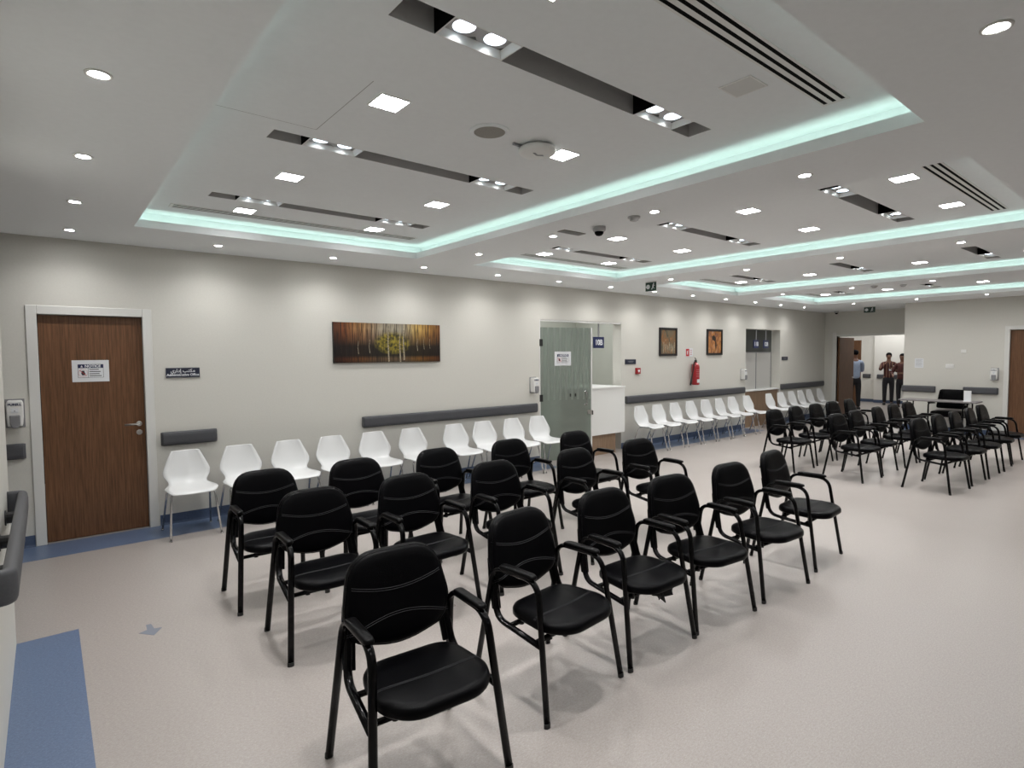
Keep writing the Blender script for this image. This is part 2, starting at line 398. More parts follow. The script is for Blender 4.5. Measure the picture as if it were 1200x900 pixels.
# twin-spot troughs
def lamp(kind, name, parent, loc, watts, rad=0.03, size=None, blend=0.6, col=(1, 0.98, 0.965)):
    l = bpy.data.lights.new(name, 'SPOT'); l.energy = watts; l.color = col; l.shadow_soft_size = rad
    l.spot_size = R(size or 95); l.spot_blend = blend
    o = bpy.data.objects.new(name, l); COL.objects.link(o); o.parent = parent; o.location = loc
    tag(o, kind='helper'); return o
def make_trough():
    t = thing('recessed_light_trough', '', 'ceiling light')
    L2 = (STRIPX[1] - STRIPX[0]) / 2; D = 0.16
    bm = B()
    w = SW
    for s in (-1, 1):
        quad(bm, [(-L2, s * w, 0), (L2, s * w, 0), (L2, s * w, D), (-L2, s * w, D)])
        quad(bm, [(s * L2, -w, 0), (s * L2, w, 0), (s * L2, w, D), (s * L2, -w, D)])
    mesh_obj('trough_side', bm, 'trough', t)
    bm = B(); quad(bm, [(-L2, -w, D), (L2, -w, D), (L2, w, D), (-L2, w, D)])
    mesh_obj('trough_top', bm, 'black', t)
    for mx in (-L2 + 0.363, L2 - 0.333):
        hw, z0 = 0.165, 0.0
        bm = B()                                   # tapering white frame and a black housing
        o1 = [(mx - hw, -w), (mx + hw, -w), (mx + hw, w), (mx - hw, w)]
        i1 = [(mx - hw + .006, -w + .005), (mx + hw - .006, -w + .005), (mx + hw - .006, w - .005), (mx - hw + .006, w - .005)]
        i2 = [(mx - hw + .022, -w + .020), (mx + hw - .022, -w + .020), (mx + hw - .022, w - .020), (mx - hw + .022, w - .020)]
        for k in range(4):
            k2 = (k + 1) % 4
            quad(bm, [(*o1[k], 0), (*o1[k2], 0), (*i1[k2], 0), (*i1[k], 0)])
            quad(bm, [(*i1[k], 0), (*i1[k2], 0), (*i2[k2], 0.028), (*i2[k], 0.028)])
        fr = mesh_obj('lamp_frame', bm, 'white', t)
        bm = B(); box(bm, (mx - hw, -w + .001, 0.12), (mx + hw, w - .001, 0.13))
        for s in (-1, 1): box(bm, (mx + s * hw - .002, -w + .001, 0.001), (mx + s * hw + .002, w - .001, 0.13))
        mesh_obj('lamp_housing', bm, 'black', t)
        pl = B(); r0 = 0.046; cs = (mx - 0.075, mx + 0.075); n = 16
        # plate with two round openings: rings of faces between square cells and circles
        edges = [mx - hw + .022, mx, mx + hw - .022]; wy = w - .020
        for ci, cx in enumerate(cs):
            a, b = edges[ci], edges[ci + 1]
            sq, cr = [], []
            for k in range(n):
                tt = 2 * PI * k / n; cxx, syy = math.cos(tt), math.sin(tt)
                hx = (b - cx) if cxx > 0 else (cx - a)
                sc = min(hx / abs(cxx) if abs(cxx) > 1e-6 else 9, wy / abs(syy) if abs(syy) > 1e-6 else 9)
                sq.append(pl.verts.new((cx + cxx * sc, syy * sc, 0.028))); cr.append(pl.verts.new((cx + cxx * r0, syy * r0, 0.028)))
            for k in range(n):
                pl.faces.new([sq[k], sq[(k + 1) % n], cr[(k + 1) % n], cr[k]])
        mesh_obj('lamp_plate', pl, 'modgrey', t)
        for cx in cs:
            bm = B(); lathe(bm, [(0.046, 0.028), (0.043, 0.050), (0.038, 0.072), (0.031, 0.095)], 24)
            bm.faces.ensure_lookup_table()
            bmesh.ops.delete(bm, geom=[f for f in bm.faces if len(f.verts) > 4], context='FACES')
            rf = mesh_obj('reflector', bm, 'reflector', t, smooth=True); rf.location = (cx, 0, 0)
            bm = B(); disc(bm, 0.0335, 0.078); ln = mesh_obj('lens', bm, 'lamp', rf)
        lamp('twin', 'trough_beam', t, (mx, 0, -0.01), TWIN_W, 0.035, 82, 0.75)
    return freeze(t)
trough = make_trough()
TROW = ['row nearest the right edge', 'middle row', 'row nearest the long wall']
first = True
for i, d in enumerate(TRAYS):
    for j, y in enumerate(STRIPY):
        lab = 'dark ceiling trough with twin spots, %s of the %s' % (TROW[j], BAYS[i])
        lab = lab.replace(' from the camera', '')
        loc = ((STRIPX[0] + STRIPX[1]) / 2 + d, y, ZU)
        if first: trough.location = loc; tag(trough, lab, None, 'twin spot troughs'); first = False
        else: dup(trough, loc, 0, lab, 'twin spot troughs')

# square LED panels
def make_panel(lit=True):
    t = thing('square_ceiling_light', '', 'ceiling light'); h = 0.0725
    bm = B()
    o, i_ = [(-h - .007, -h - .007), (h + .007, -h - .007), (h + .007, h + .007), (-h - .007, h + .007)], [(-h, -h), (h, -h), (h, h), (-h, h)]
    for k in range(4):
        k2 = (k + 1) % 4
        quad(bm, [(*o[k], 0), (*o[k2], 0), (*o[k2], -.005), (*o[k], -.005)]); quad(bm, [(*o[k], -.005), (*o[k2], -.005), (*i_[k2], -.005), (*i_[k], -.005)])
    mesh_obj('light_frame', bm, 'white', t)
    bm = B(); quad(bm, [(-h, -h, -.0045), (h, -h, -.0045), (h, h, -.0045), (-h, h, -.0045)])
    mesh_obj('diffuser', bm, 'panel' if lit else 'modwhite', t)
    return freeze(t)
panel = make_panel()
PX, PY = (1.36, 2.55), (1.44, 2.61, 4.09, 5.25)
PROW = ['nearest the right edge', 'second from the right edge', 'second from the long wall', 'nearest the long wall']
PCOL = ['left', 'right']
first = True
for i, d in enumerate(TRAYS):
    for ci, x in enumerate(PX):
        for j, y in enumerate(PY):
            if i == 0 and ci == 1 and j == 0: continue
            lab = 'glowing square light, %s column of the %s, %s' % (PCOL[ci], BAYS[i].replace(' from the camera', ''), PROW[j])
            if first: panel.location = (x + d, y, ZU); tag(panel, lab, None, 'square LED ceiling lights'); first = False
            else: dup(panel, (x + d, y, ZU), 0, lab, 'square LED ceiling lights')
for x in (1.5, 4.9, 8.4, 11.9):       # unseen copies of the panel, added as fill light from behind the camera
    for y in (-0.9, -2.6):
        dup(panel, (x, y, ZC), 0, 'added unseen square fill light in the flat soffit behind the camera', 'added fill lights behind the camera')
dead = make_panel(None); dead.location = (2.575, 1.43, ZU); tag(dead, 'unlit square ceiling light beside the three black air slots')

# slot diffusers
def make_slot(n=3, L2=1.11):
    t = thing('linear_slot_diffuser', '', 'air vent')
    bm = B(); w = 0.062
    ys = [-w] + [v for k in (-1, 0, 1) for v in (k * 0.041 - 0.0085, k * 0.041 + 0.0085)] + [w]
    for k in range(0, len(ys), 2):
        box(bm, (-L2, ys[k], -0.004), (L2, ys[k + 1], 0.0))
    for s in (-1, 1): box(bm, (s * (L2 + .012) - .012, -w, -.004), (s * (L2 + .012) + .012, w, 0))
    mesh_obj('diffuser_frame', bm, 'white', t)
    bm = B()
    for k in (-1, 0, 1): quad(bm, [(-L2, k * .041 - .0088, -.0042), (L2, k * .041 - .0088, -.0042), (L2, k * .041 + .0088, -.0042), (-L2, k * .041 + .0088, -.0042)])
    mesh_obj('air_slots', bm, 'black', t)
    return freeze(t)
slot = make_slot(); first = True
for i, d in enumerate(TRAYS):
    for j, y in enumerate(SLOTY):
        lab = 'white linear air diffuser with three black slots, %s side of the %s' % (['right', 'wall'][j], BAYS[i].replace(' from the camera', ''))
        if first: slot.location = (1.965 + d, y, ZU); tag(slot, lab, None, 'linear slot diffusers'); first = False
        else: dup(slot, (1.965 + d, y, ZU), 0, lab, 'linear slot diffusers')

# round downlights
def make_down():
    t = thing('round_downlight', '', 'ceiling light')
    bm = B(); lathe(bm, [(0.047, 0.0), (0.046, -0.004), (0.040, -0.006), (0.031, -0.002), (0.031, 0.0)], 24)
    mesh_obj('trim_ring', bm, 'trim', t, smooth=True)
    bm = B(); disc(bm, 0.031, -0.0028); mesh_obj('lens', bm, 'lamp', t)
    lamp('down', 'downlight_beam', t, (0, 0, -0.012), DOWN_W, 0.025, 150, 1.0)
    return freeze(t)
down = make_down(); first = True
def place_down(x, y, lab, grp):
    global first
    if first: down.location = (x, y, ZC); tag(down, lab, None, grp); first = False
    else: dup(down, (x, y, ZC), 0, lab, grp)
DXS = [0.2 + 1.158 * k for k in range(13)]
for k, x in enumerate(DXS[:13]):
    place_down(x, 6.21, 'small round downlight in the soffit by the long wall, %s from the left' % ORD[k], 'downlights along the long wall')
for k, y in enumerate((5.08, 3.92, 2.765, 1.63)):
    place_down(0.2, y, 'small round downlight in the soffit left of the nearest tray, %s from the wall end' % ORD[k], 'downlights left of the nearest tray')
for n, x in enumerate((3.68, 7.15, 10.6, 13.93)):
    for k, y in enumerate((5.06, 3.89, 2.755, 1.63)):
        w = ['between the nearest and second trays', 'between the second and third trays', 'between the third and farthest trays', 'between the farthest tray and far wall'][n]
        place_down(x, y, 'small round downlight %s, %s from the long wall' % (w, ORD[k]), 'downlights ' + w)
for k, x in enumerate((1.36, 2.54, 3.68, 4.84, 7.15, 9.46, 11.8)):
    place_down(x, 0.5, 'small round downlight in the soffit at the right, %s from the camera' % ORD[k], 'downlights in the right soffit')

# other things on the ceiling
def mini(name, lab, cat, loc, build, rz=0):
    t = thing(name, lab, cat, loc, rz); build(t); return t
def _spk(t):
    bm = B(); lathe(bm, [(0.112, 0), (0.112, -.004), (0.105, -.009), (0.088, -.009), (0.086, -.005)], 32); mesh_obj('speaker_ring', bm, 'ceil', t, smooth=True)
    bm = B(); lathe(bm, [(0.087, 0.0), (0.087, -.0075), (0.05, -.0085), (0.001, -.009)], 32); mesh_obj('speaker_grille', bm, 'grille', t)
mini('ceiling_speaker', 'round ceiling speaker with grey grille beside the white access point', 'speaker', (1.965, 2.59, ZU), _spk)
def _ap(t):
    bm = B(); lathe(bm, [(0.085, 0), (0.095, -.012), (0.112, -.016), (0.114, -.035), (0.10, -.046), (0.05, -.05), (0.001, -.051)], 32); mesh_obj('dome', bm, 'white', t, smooth=True)
    bm = B(); prism(bm, [(-.045, -.012), (0, .008), (.04, -.014), (.025, -.022), (0, -.004), (-.03, -.02)], -.0535, -.050); mesh_obj('badge', bm, 'gplastic', t)
    bm = B(); box(bm, (-.155, .03, -.014), (-.07, .045, 0)); mesh_obj('bracket', bm, 'gplastic', t)
mini('wireless_access_point', 'white round wireless access point dome below the nearest tray ceiling', 'access point', (2.33, 2.60, ZU), _ap)
def _grl(t):
    bm = B(); box(bm, (-.135, -.045, -.006), (.135, .045, 0)); mesh_obj('vent_plate', bm, 'grille', t)
    bm = B()
    for k in range(-3, 4): box(bm, (-.125, k * .012 - .002, -.009), (.125, k * .012 + .002, -.006))
    mesh_obj('vent_slats', bm, 'modgrey', t)
mini('ceiling_vent', 'grey rectangular grille in the soffit left of the camera dome', 'vent', (3.70, 3.67, ZC), _grl)
def _dome(t):
    bm = B(); lathe(bm, [(0.055, 0), (0.055, -.03), (0.046, -.042), (0.040, -.043)], 28); mesh_obj('dome_base', bm, 'modgrey', t, smooth=True)
    bm = B(); lathe(bm, [(0.040, -.040), (0.037, -.058), (0.024, -.073), (0.001, -.079)], 24); mesh_obj('dome_lens', bm, 'leather', t, smooth=True)
mini('dome_camera', 'grey dome security camera on the soffit between the nearest and second trays', 'security camera', (3.735, 3.376, ZC), _dome)
mini('dome_camera', 'black dome security camera on the ceiling above the open corridor', 'security camera', (16.2, 6.30, ZC), _dome)
def _smk(t):
    bm = B(); lathe(bm, [(0.05, 0), (0.05, -.012), (0.036, -.018), (0.034, -.03), (0.02, -.036), (0.001, -.037)], 24); mesh_obj('detector_body', bm, 'modgrey', t, smooth=True)
mini('smoke_detector', 'small grey smoke detector on the soffit right of the camera dome', 'smoke detector', (3.684, 2.958, ZC), _smk)
for k, (x, y) in enumerate(((10.6, 3.55), (10.8, 3.2))):
    mini('smoke_detector', 'small grey ceiling disc far back near the farthest tray, %s one' % ['left', 'right'][k], 'smoke detector', (x, y, ZC), _smk)
def exit_sign(lab, loc, rz, w=0.19, h=0.13):
    t = thing('exit_sign', lab, 'exit sign', loc, rz)
    bm = B(); box(bm, (-w / 2 - .004, -.012, -.012), (w / 2 + .004, .012, 0)); mesh_obj('mounting_bar', bm, 'white', t)
    bm = B(); box(bm, (-w / 2, -.006, -h - .012), (w / 2, .006, -.012)); mesh_obj('sign_panel', bm, 'green', t)
    bm = B(); zc = -h / 2 - .012; y = -.0068
    lathe(bm, [(0.034, y), (0.034, y + .001)], 20, c=(-w * .25, 0, zc), axis='Y')
    box(bm, (-w * .25 - .045, y, zc - .008), (-w * .25, y + .0008, zc + .008))
    # running figure and doorway
    fx = w * .22
    lathe(bm, [(0.009, y), (0.009, y + .001)], 12, c=(fx + .012, 0, zc + .042), axis='Y')
    prism(bm, [(fx - .006, zc + .03), (fx + .014, zc + .03), (fx + .008, zc - .006), (fx - .010, zc - .006)], y, y + .001, 'Y')
    prism(bm, [(fx - .010, zc - .004), (fx + .002, zc - .004), (fx - .016, zc - .045), (fx - .028, zc - .04)], y, y + .001, 'Y')
    prism(bm, [(fx - .002, zc - .004), (fx + .008, zc - .004), (fx + .026, zc - .03), (fx + .018, zc - .036)], y, y + .001, 'Y')
    prism(bm, [(fx + .010, zc + .028), (fx + .034, zc + .012), (fx + .030, zc + .006), (fx + .006, zc + .020)], y, y + .001, 'Y')
    mesh_obj('pictogram', bm, 'wink', t)
    return t
exit_sign('dark green exit sign with white pictograms hanging under the soffit above the framed pictures', (7.13, 5.40, ZC), R(-90))
exit_sign('dark green exit sign with white pictograms hanging before the corridor opening', (15.2, 5.18, ZC), R(-90), 0.24, 0.13)

# ------------------------------------------------------------------ walls
def wall_y(name, y, x0, x1, z0, z1, holes, th, mat='wall'):
    """wall in the plane y, thickness th away from the camera, with openings (x0,x1,z0,z1)"""
    bm = B(); sheet(bm, (x0, x1, z0, z1), holes, y, 'Y'); sheet(bm, (x0, x1, z0, z1), holes, y + th, 'Y')
    for h in holes:
        for xx in h[:2]: quad(bm, [(xx, y, h[2]), (xx, y + th, h[2]), (xx, y + th, h[3]), (xx, y, h[3])])
        quad(bm, [(h[0], y, h[3]), (h[1], y, h[3]), (h[1], y + th, h[3]), (h[0], y + th, h[3])])
    for xx in (x0, x1): quad(bm, [(xx, y, z0), (xx, y + th, z0), (xx, y + th, z1), (xx, y, z1)])
    return struct(name, bm, mat)
D1 = (-0.048, 0.755, 2.105)
wall_y('wall_back', YW, XL, XR + 0.2, 0, ZC, [(D1[0] - .01, D1[1] + .01, 0, D1[2] + .01), (OP10[0], OP10[1], 0, OP10[2]), (OP12[0], OP12[1], 0, OP12[2])], 0.20)
bm = B(); box(bm, (XP - 1.0, Y0, 0), (XP, YP, ZC)); struct('wall_left', bm, 'wall')
bm = B(); box(bm, (XL - .15, Y0, 0), (XL, YW + .2, ZC)); struct('wall_left_corridor', bm, 'wall')
bm = B(); box(bm, (XL, Y0 - .15, 0), (XF + .2, Y0, ZC)); struct('wall_front', bm, 'wall')
D2 = (1.655, 2.557, 2.14)
bm = B(); holes = [(D2[0] - .01, D2[1] + .01, 0, D2[2] + .01)]
sheet(bm, (Y0, YC, 0, ZC), holes, XF, 'X'); sheet(bm, (Y0, YC - .0, 0, ZC), holes, XF + .2, 'X')
for yy in (D2[0] - .01, D2[1] + .01): quad(bm, [(XF, yy, 0), (XF + .2, yy, 0), (XF + .2, yy, D2[2] + .01), (XF, yy, D2[2] + .01)])
quad(bm, [(XF, D2[0] - .01, D2[2] + .01), (XF, D2[1] + .01, D2[2] + .01), (XF + .2, D2[1] + .01, D2[2] + .01), (XF + .2, D2[0] - .01, D2[2] + .01)])
quad(bm, [(XF, YC, 0), (XR, YC, 0), (XR, YC, ZC), (XF, YC, ZC)])
struct('wall_right', bm, 'wall')
bm = B(); sheet(bm, (YC, YW, 0, ZC), [(CORR[0], CORR[1], 0, CORR[2])], XR, 'X'); sheet(bm, (YC, YW, 0, ZC), [(CORR[0], CORR[1], 0, CORR[2])], XR + .18, 'X')
for yy in CORR[:2]: quad(bm, [(XR, yy, 0), (XR + .18, yy, 0), (XR + .18, yy, CORR[2]), (XR, yy, CORR[2])])
quad(bm, [(XR, CORR[0], CORR[2]), (XR, CORR[1], CORR[2]), (XR + .18, CORR[1], CORR[2]), (XR + .18, CORR[0], CORR[2])])
struct('wall_far', bm, 'wall')

# blue skirtings
def base_y(x0, x1, name='baseboard_back'):
    bm = B(); prism(bm, [(YW - .012, 0.0), (YW, 0.0), (YW, .105), (YW - .004, .105), (YW - .006, .02)], x0, x1, 'X'); struct(name, bm, 'bluebase')
base_y(XL, -0.13); base_y(0.845, OP10[0]); base_y(OP10[1], OP12[0]); base_y(OP12[1], XR)
bm = B(); box(bm, (XF - .008, Y0, 0), (XF, D2[0] - .08, .10)); box(bm, (XF - .008, D2[1] + .08, 0), (XF, YC, .10)); struct('baseboard_right', bm, 'bluebase')

# ------------------------------------------------------------------ brown doors
def door(name, label, w, h, loc, rz, notice=False):
    """local x along the door, y into the wall, origin at hinge foot"""
    t = thing(name, label, 'door', loc, rz); t['kind'] = 'structure'
    bm = B(); f = .078
    box(bm, (-f, -.014, 0), (0, .10, h + f)); box(bm, (w, -.014, 0), (w + f, .10, h + f)); box(bm, (0, -.014, h), (w, .10, h + f))
    bevel(mesh_obj('door_frame', bm, 'trim', t), .004)
    rbox('door_leaf', (.004, .045, .006), (w - .004, .088, h - .004), 'door', t, .002)
    hd = B(); xh = w - .055
    lathe(hd, [(0.026, .045), (0.026, .038), (0.022, .036)], 20, c=(xh, 0, 1.05), axis='Y')
    lathe(hd, [(0.026, .045), (0.026, .038), (0.022, .036)], 20, c=(xh, 0, .965), axis='Y')
    tube(hd, fillet([(xh, .04, 1.05), (xh, -.012, 1.05), (xh - .125, -.012, 1.05)], .018), .0085, n=10)
    mesh_obj('door_handle', hd, 'steel', t, smooth=True)
    return t
d1 = door('door_1', 'closed walnut brown door with a white notice sheet, left end of the long wall', D1[1] - D1[0], D1[2], (D1[0], YW, 0), 0)
d2 = door('door_2', 'closed walnut brown door in the far wall at the right edge', D2[1] - D2[0], D2[2], (XF, D2[1], 0), R(-90))

def notice(label, loc, rz, w=0.285, h=0.205, parent=None, tilt=0):
    t = thing('notice_sheet', label, 'notice', loc, rz)
    bm = B(); box(bm, (-w / 2, -.002, -h / 2), (w / 2, 0, h / 2)); mesh_obj('sheet', bm, 'paper', t)
    y = -.0026
    bm = B(); e = .0025; a, b = w * .345, h * .31
    for (p, q) in [((-a, -b), (a, -b + e)), ((-a, b - e), (a, b)), ((-a, -b), (-a + e, b)), ((a - e, -b), (a, b)), ((-a * .22, -b), (-a * .22 + e, b * .42))]:
        box(bm, (p[0], y, p[1]), (q[0], -.0019, q[1]))
    mesh_obj('printed_border', bm, 'ink', t)
    bm = B(); box(bm, (-a, y, b * .44), (a, -.0019, b)); mesh_obj('header_bar', bm, 'navy', t)
    text('heading', 'NOTICE', h * .165, 'wink', t, (a * .16, y - .0004, b * .71), RY, ext=.0004, bold=.0012)
    bm = B(); prism(bm, [(-a * .80, b * .56), (-a * .60, b * .56), (-a * .70, b * .86)], y - .0006, y, 'Y'); mesh_obj('warning_triangle', bm, 'wink', t)
    cx, cz, r = -a * .61, -b * .28, b * .56
    bm = B(); tube(bm, [(cx + r * math.cos(2 * PI * k / 24), y, cz + r * math.sin(2 * PI * k / 24)) for k in range(25)], .0028, .0008, n=6, ref=(0, 1, 0), caps=False)
    tube(bm, [(cx - r * .7, y, cz + r * .7), (cx + r * .7, y, cz - r * .7)], .0028, .0008, n=6)
    mesh_obj('prohibition_ring', bm, 'redink', t)
    bm = B(); prism(bm, [(cx - .008, cz - .022), (cx + .012, cz - .022), (cx + .018, cz), (cx + .012, cz + .004), (cx + .010, cz + .022), (cx - .010, cz + .020), (cx - .014, cz - .004)], y - .0002, y + .0004, 'Y')
    mesh_obj('hand_symbol', bm, 'ink', t)
    bm = B()
    for k, (ln, zz) in enumerate(((.62, .22), (.74, -.10), (.66, -.42), (.80, -.72))):
        z = b * zz; box(bm, (-a * .12, y, z - .0035), (-a * .12 + a * ln * 1.2, -.0019, z + .0035))
    mesh_obj('text_lines', bm, 'ink' if True else 'redink', t)
    return t
notice('white NOTICE sheet taped on the brown door at the left', (0.331, YW + .044, 1.583), 0)

def nameplate(label, x0, x1, z0, z1, lines, sx=1.0):
    t = thing('nameplate', label, 'sign', ((x0 + x1) / 2, YW, (z0 + z1) / 2), 0)
    w, h = (x1 - x0) / 2, (z1 - z0) / 2
    rbox('plate', (-w, -.012, -h), (w, 0, h), 'darkplate', t, .0015)
    bm = B()
    for s in (-1, 1): box(bm, (-w, -.0128, s * h * .93 - .0012), (w, -.012, s * h * .93 + .0012))
    mesh_obj('edge_line', bm, 'gplastic', t)
    if not lines:                    # writing too small to read in the photo: two worn pale rules
        bm = B(); box(bm, (-w * .55, -.0128, .004), (w * .55, -.012, .012)); box(bm, (-w * .42, -.0128, -.016), (w * .42, -.012, -.009)); mesh_obj('text_lines', bm, 'gplastic', t)
    for (s, size, zz) in lines: text('lettering', s, size, 'wink', t, (0, -.0125, zz), RY, bold=.0008, sx=sx)
    return t
nameplate('dark blue Administrative Office nameplate with Arabic line, right of the brown door', .939, 1.245, 1.498, 1.600,
          [('\uFEF1\uFEAD\uFE8D\uFEA9\uFE87 \uFE90\uFE98\uFEDC\uFEE3', .046, .020), ('Administrative Office', .034, -.022)])
nameplate('small dark nameplate on the wall right of the white counter', 8.10, 8.40, 1.525, 1.615, [])
nameplate('small dark nameplate on the wall just right of the far glazed counter', 14.04, 14.34, 1.535, 1.622, [])

# ------------------------------------------------------------------ crash rails on the walls
def bumper(label, x0, x1, z0=.812, z1=.952, dep=.055, far=None):
    t = thing('wall_bumper', label, 'bumper rail', ((x0 + x1) / 2, YW, 0) if far is None else (far, (x0 + x1) / 2, 0), 0 if far is None else R(-90), 'charcoal wall bumpers')
    w = abs(x1 - x0) / 2; h = (z1 - z0)
    prof = [(0, z0 + .004), (-dep * .62, z0), (-dep * .92, z0 + h * .10), (-dep, z0 + h * .26), (-dep, z1 - h * .26), (-dep * .92, z1 - h * .10), (-dep * .62, z1), (0, z1 - .004)]
    bm = B(); prism(bm, prof, -w + .018, w - .018, 'X'); mesh_obj('rail_cover', bm, 'bumper', t)
    for s in (-1, 1):
        bm = B()
        a = [bm.verts.new((s * (w - .018), p[0], p[1])) for p in prof]
        cz = (z0 + z1) / 2
        b = [bm.verts.new((s * w, p[0] * .72, cz + (p[1] - cz) * .93)) for p in prof]
        n = len(prof)
        for k in range(n): bm.faces.new([a[k], a[(k + 1) % n], b[(k + 1) % n], b[k]])
        bm.faces.new(b); mesh_obj('end_cap', bm, 'bumper', t)
    return t
bumper('short charcoal wall bumper left of the brown door, below the sanitizer', -0.95, -0.165)
bumper('short charcoal wall bumper between the brown door and the forest painting', .875, 1.385)
bumper('long charcoal wall bumper below the forest painting, left of the glass door', 3.04, 5.96)
bumper('longest charcoal wall bumper, below the fire extinguisher and framed pictures', 8.10, 12.25)
bumper('charcoal wall bumper in the far corner right of the far glazed counter', 13.99, 16.40)
bumper('charcoal wall bumper on the far wall behind the table', 3.76, 4.385, .835, .973, far=XF)
bumper('charcoal wall bumper on the far wall under the sanitizer near the right door', 2.706, 3.278, .835, .975, far=XF)

# handrail on the near left wall
t = thing('handrail', 'charcoal handrail with rounded corners on the near wall, left edge', 'handrail', (XP, 3.5, 0), 0)
bm = B(); P = fillet([(0, .79, .885), (.068, .79, .885), (.068, -.80, .885), (0, -.80, .885)], .055, 8)
tube(bm, P, .065, .024, n=16, ref=(0, 0, 1), sq=.55); mesh_obj('rail', bm, 'bumper', t, smooth=True)
for yy in (.50, -.02, -.52):
    bm = B(); tube(bm, [(0, yy, .862), (.055, yy, .862)], .022, .03, n=12); lathe(bm, [(.040, 0), (.040, .006)], 18, c=(0, yy, .862), axis='X'); mesh_obj('bracket', bm, 'rubber', t)

# ------------------------------------------------------------------ hand sanitizers
def make_san():
    t = thing('sanitizer_dispenser', '', 'dispenser')
    bm = B(); prism(bm, [(-.058, .10), (-.050, .128), (.050, .128), (.058, .10), (.058, -.02), (.050, -.10), (-.050, -.10), (-.058, -.02)], -.095, 0, 'Y')
    bevel(mesh_obj('dispenser_body', bm, 'wplastic', t), .012, 3)
    bm = B(); prism(bm, [(-.036, .0), (.036, .0), (.036, -.075), (.022, -.112), (-.022, -.112), (-.036, -.075)], -.112, -.06, 'Y'); bevel(mesh_obj('nozzle_window', bm, 'gplastic', t), .008, 2)
    bm = B(); box(bm, (-.025, -.0975, .020), (.025, -.0945, .062)); pl = mesh_obj('sensor_label', bm, 'paper', t)
    bm = B(); lathe(bm, [(.005, -.0985), (.005, -.097)], 10, c=(0, 0, .037), axis='Y'); mesh_obj('sensor_dot', bm, 'gplastic', t)
    bm = B(); box(bm, (-.066, -.004, -.115), (.066, 0, .138)); mesh_obj('back_plate', bm, 'gplastic', t)
    text('lettering', 'PURELL', .028, 'navy', t, (0, -.0965, .092), RY, bold=.001)
    return freeze(t)
san = make_san(); san.location = (-.225, YW, 1.21); tag(san, 'white hand sanitizer dispenser on the wall left of the brown door', None, 'hand sanitizer dispensers')
dup(san, (5.885, YW, 1.225), 0, 'white hand sanitizer dispenser on the wall left of the glass door', 'hand sanitizer dispensers')
dup(san, (12.17, YW, 1.225), 0, 'white hand sanitizer dispenser on the wall left of the far glazed counter', 'hand sanitizer dispensers')
dup(san, (XF, 2.775, 1.24), R(-90), 'white hand sanitizer dispenser on the far wall beside the right brown door', 'hand sanitizer dispensers')

# ------------------------------------------------------------------ pictures
def forest_mat():
    mt, nt, b = new_mat('forest_canvas'); L = nt.links.new
    tc = nt.nodes.new('ShaderNodeTexCoord'); sp = nt.nodes.new('ShaderNodeSeparateXYZ'); L(tc.outputs['Object'], sp.inputs[0])
    def mr(src, a, b_, c, d):
        n = nt.nodes.new('ShaderNodeMapRange'); n.inputs['From Min'].default_value = a; n.inputs['From Max'].default_value = b_
        n.inputs['To Min'].default_value = c; n.inputs['To Max'].default_value = d; L(src, n.inputs['Value']); return n.outputs[0]
    def noise(sc, scale, det=5):
        mp = nt.nodes.new('ShaderNodeMapping'); mp.inputs['Scale'].default_value = sc; n = nt.nodes.new('ShaderNodeTexNoise')
        n.inputs['Scale'].default_value = scale; n.inputs['Detail'].default_value = det; L(tc.outputs['Object'], mp.inputs[0]); L(mp.outputs[0], n.inputs['Vector']); return n.outputs['Fac']
    def ramp(src, els):
        r = nt.nodes.new('ShaderNodeValToRGB'); cr = r.color_ramp
        while len(cr.elements) < len(els): cr.elements.new(0.5)
        for e, (p, c) in zip(cr.elements, els): e.position = p; e.color = (*c, 1)
        L(src, r.inputs['Fac']); return r.outputs['Color']
    def mix(f, c1, c2, ty='MIX'):
        m_ = nt.nodes.new('ShaderNodeMixRGB'); m_.blend_type = ty
        if isinstance(f, float): m_.inputs[0].default_value = f
        else: L(f, m_.inputs[0])
        L(c1, m_.inputs[1]); L(c2, m_.inputs[2]); return m_.outputs[0]
    horiz = ramp(mr(sp.outputs['X'], -.76, .76, 0, 1), [(0, (.05, .015, .008)), (.10, (.22, .07, .02)), (.25, (.48, .26, .10)), (.42, (.42, .36, .26)), (.62, (.42, .38, .29)), (.74, (.62, .42, .13)), (.90, (.45, .22, .05)), (1, (.20, .07, .02))])
    vert = ramp(mr(sp.outputs['Z'], -.25, .25, 0, 1), [(0, (.10, .09, .08)), (.10, (.32, .22, .15)), (.18, (.03, .03, .03)), (.42, (.04, .035, .035)), (.66, (.55, .5, .5)), (.85, (1, 1, 1)), (1, (.8, .8, .8))])
    c = mix(1.0, horiz, vert, 'MULTIPLY')
    trunks = ramp(noise((26, 1, 1.2), 3.0, 3), [(.42, (.10, .07, .06)), (.50, (1, 1, 1))])
    c = mix(0.75, c, trunks, 'MULTIPLY')
    # yellow-green bush in the middle
    gr = nt.nodes.new('ShaderNodeTexGradient'); gr.gradient_type = 'SPHERICAL'; mp = nt.nodes.new('ShaderNodeMapping')
    mp.inputs['Location'].default_value = (-.14 , 0, .0); mp.inputs['Scale'].default_value = (3.6, 0, 6.5); L(tc.outputs['Object'], mp.inputs[0]); L(mp.outputs[0], gr.inputs[0])
    bush = ramp(noise((1, 1, 1), 26, 6), [(.38, (.03, .03, .01)), (.64, (.36, .28, .03))])
    f = mr(gr.outputs['Fac'], 0.0, .35, 0, 1)
    c = mix(f, c, bush)
    L(c, b.inputs['Base Color']); b.inputs['Roughness'].default_value = .35
    return mt
M['forest'] = forest_mat()
M['birch'] = pmat('birch_paint', (.36, .31, .22), .5, noise=.6, scale=60)
M['barkdark'] = pmat('dark_trunk_paint', (.02, .012, .008), .5)
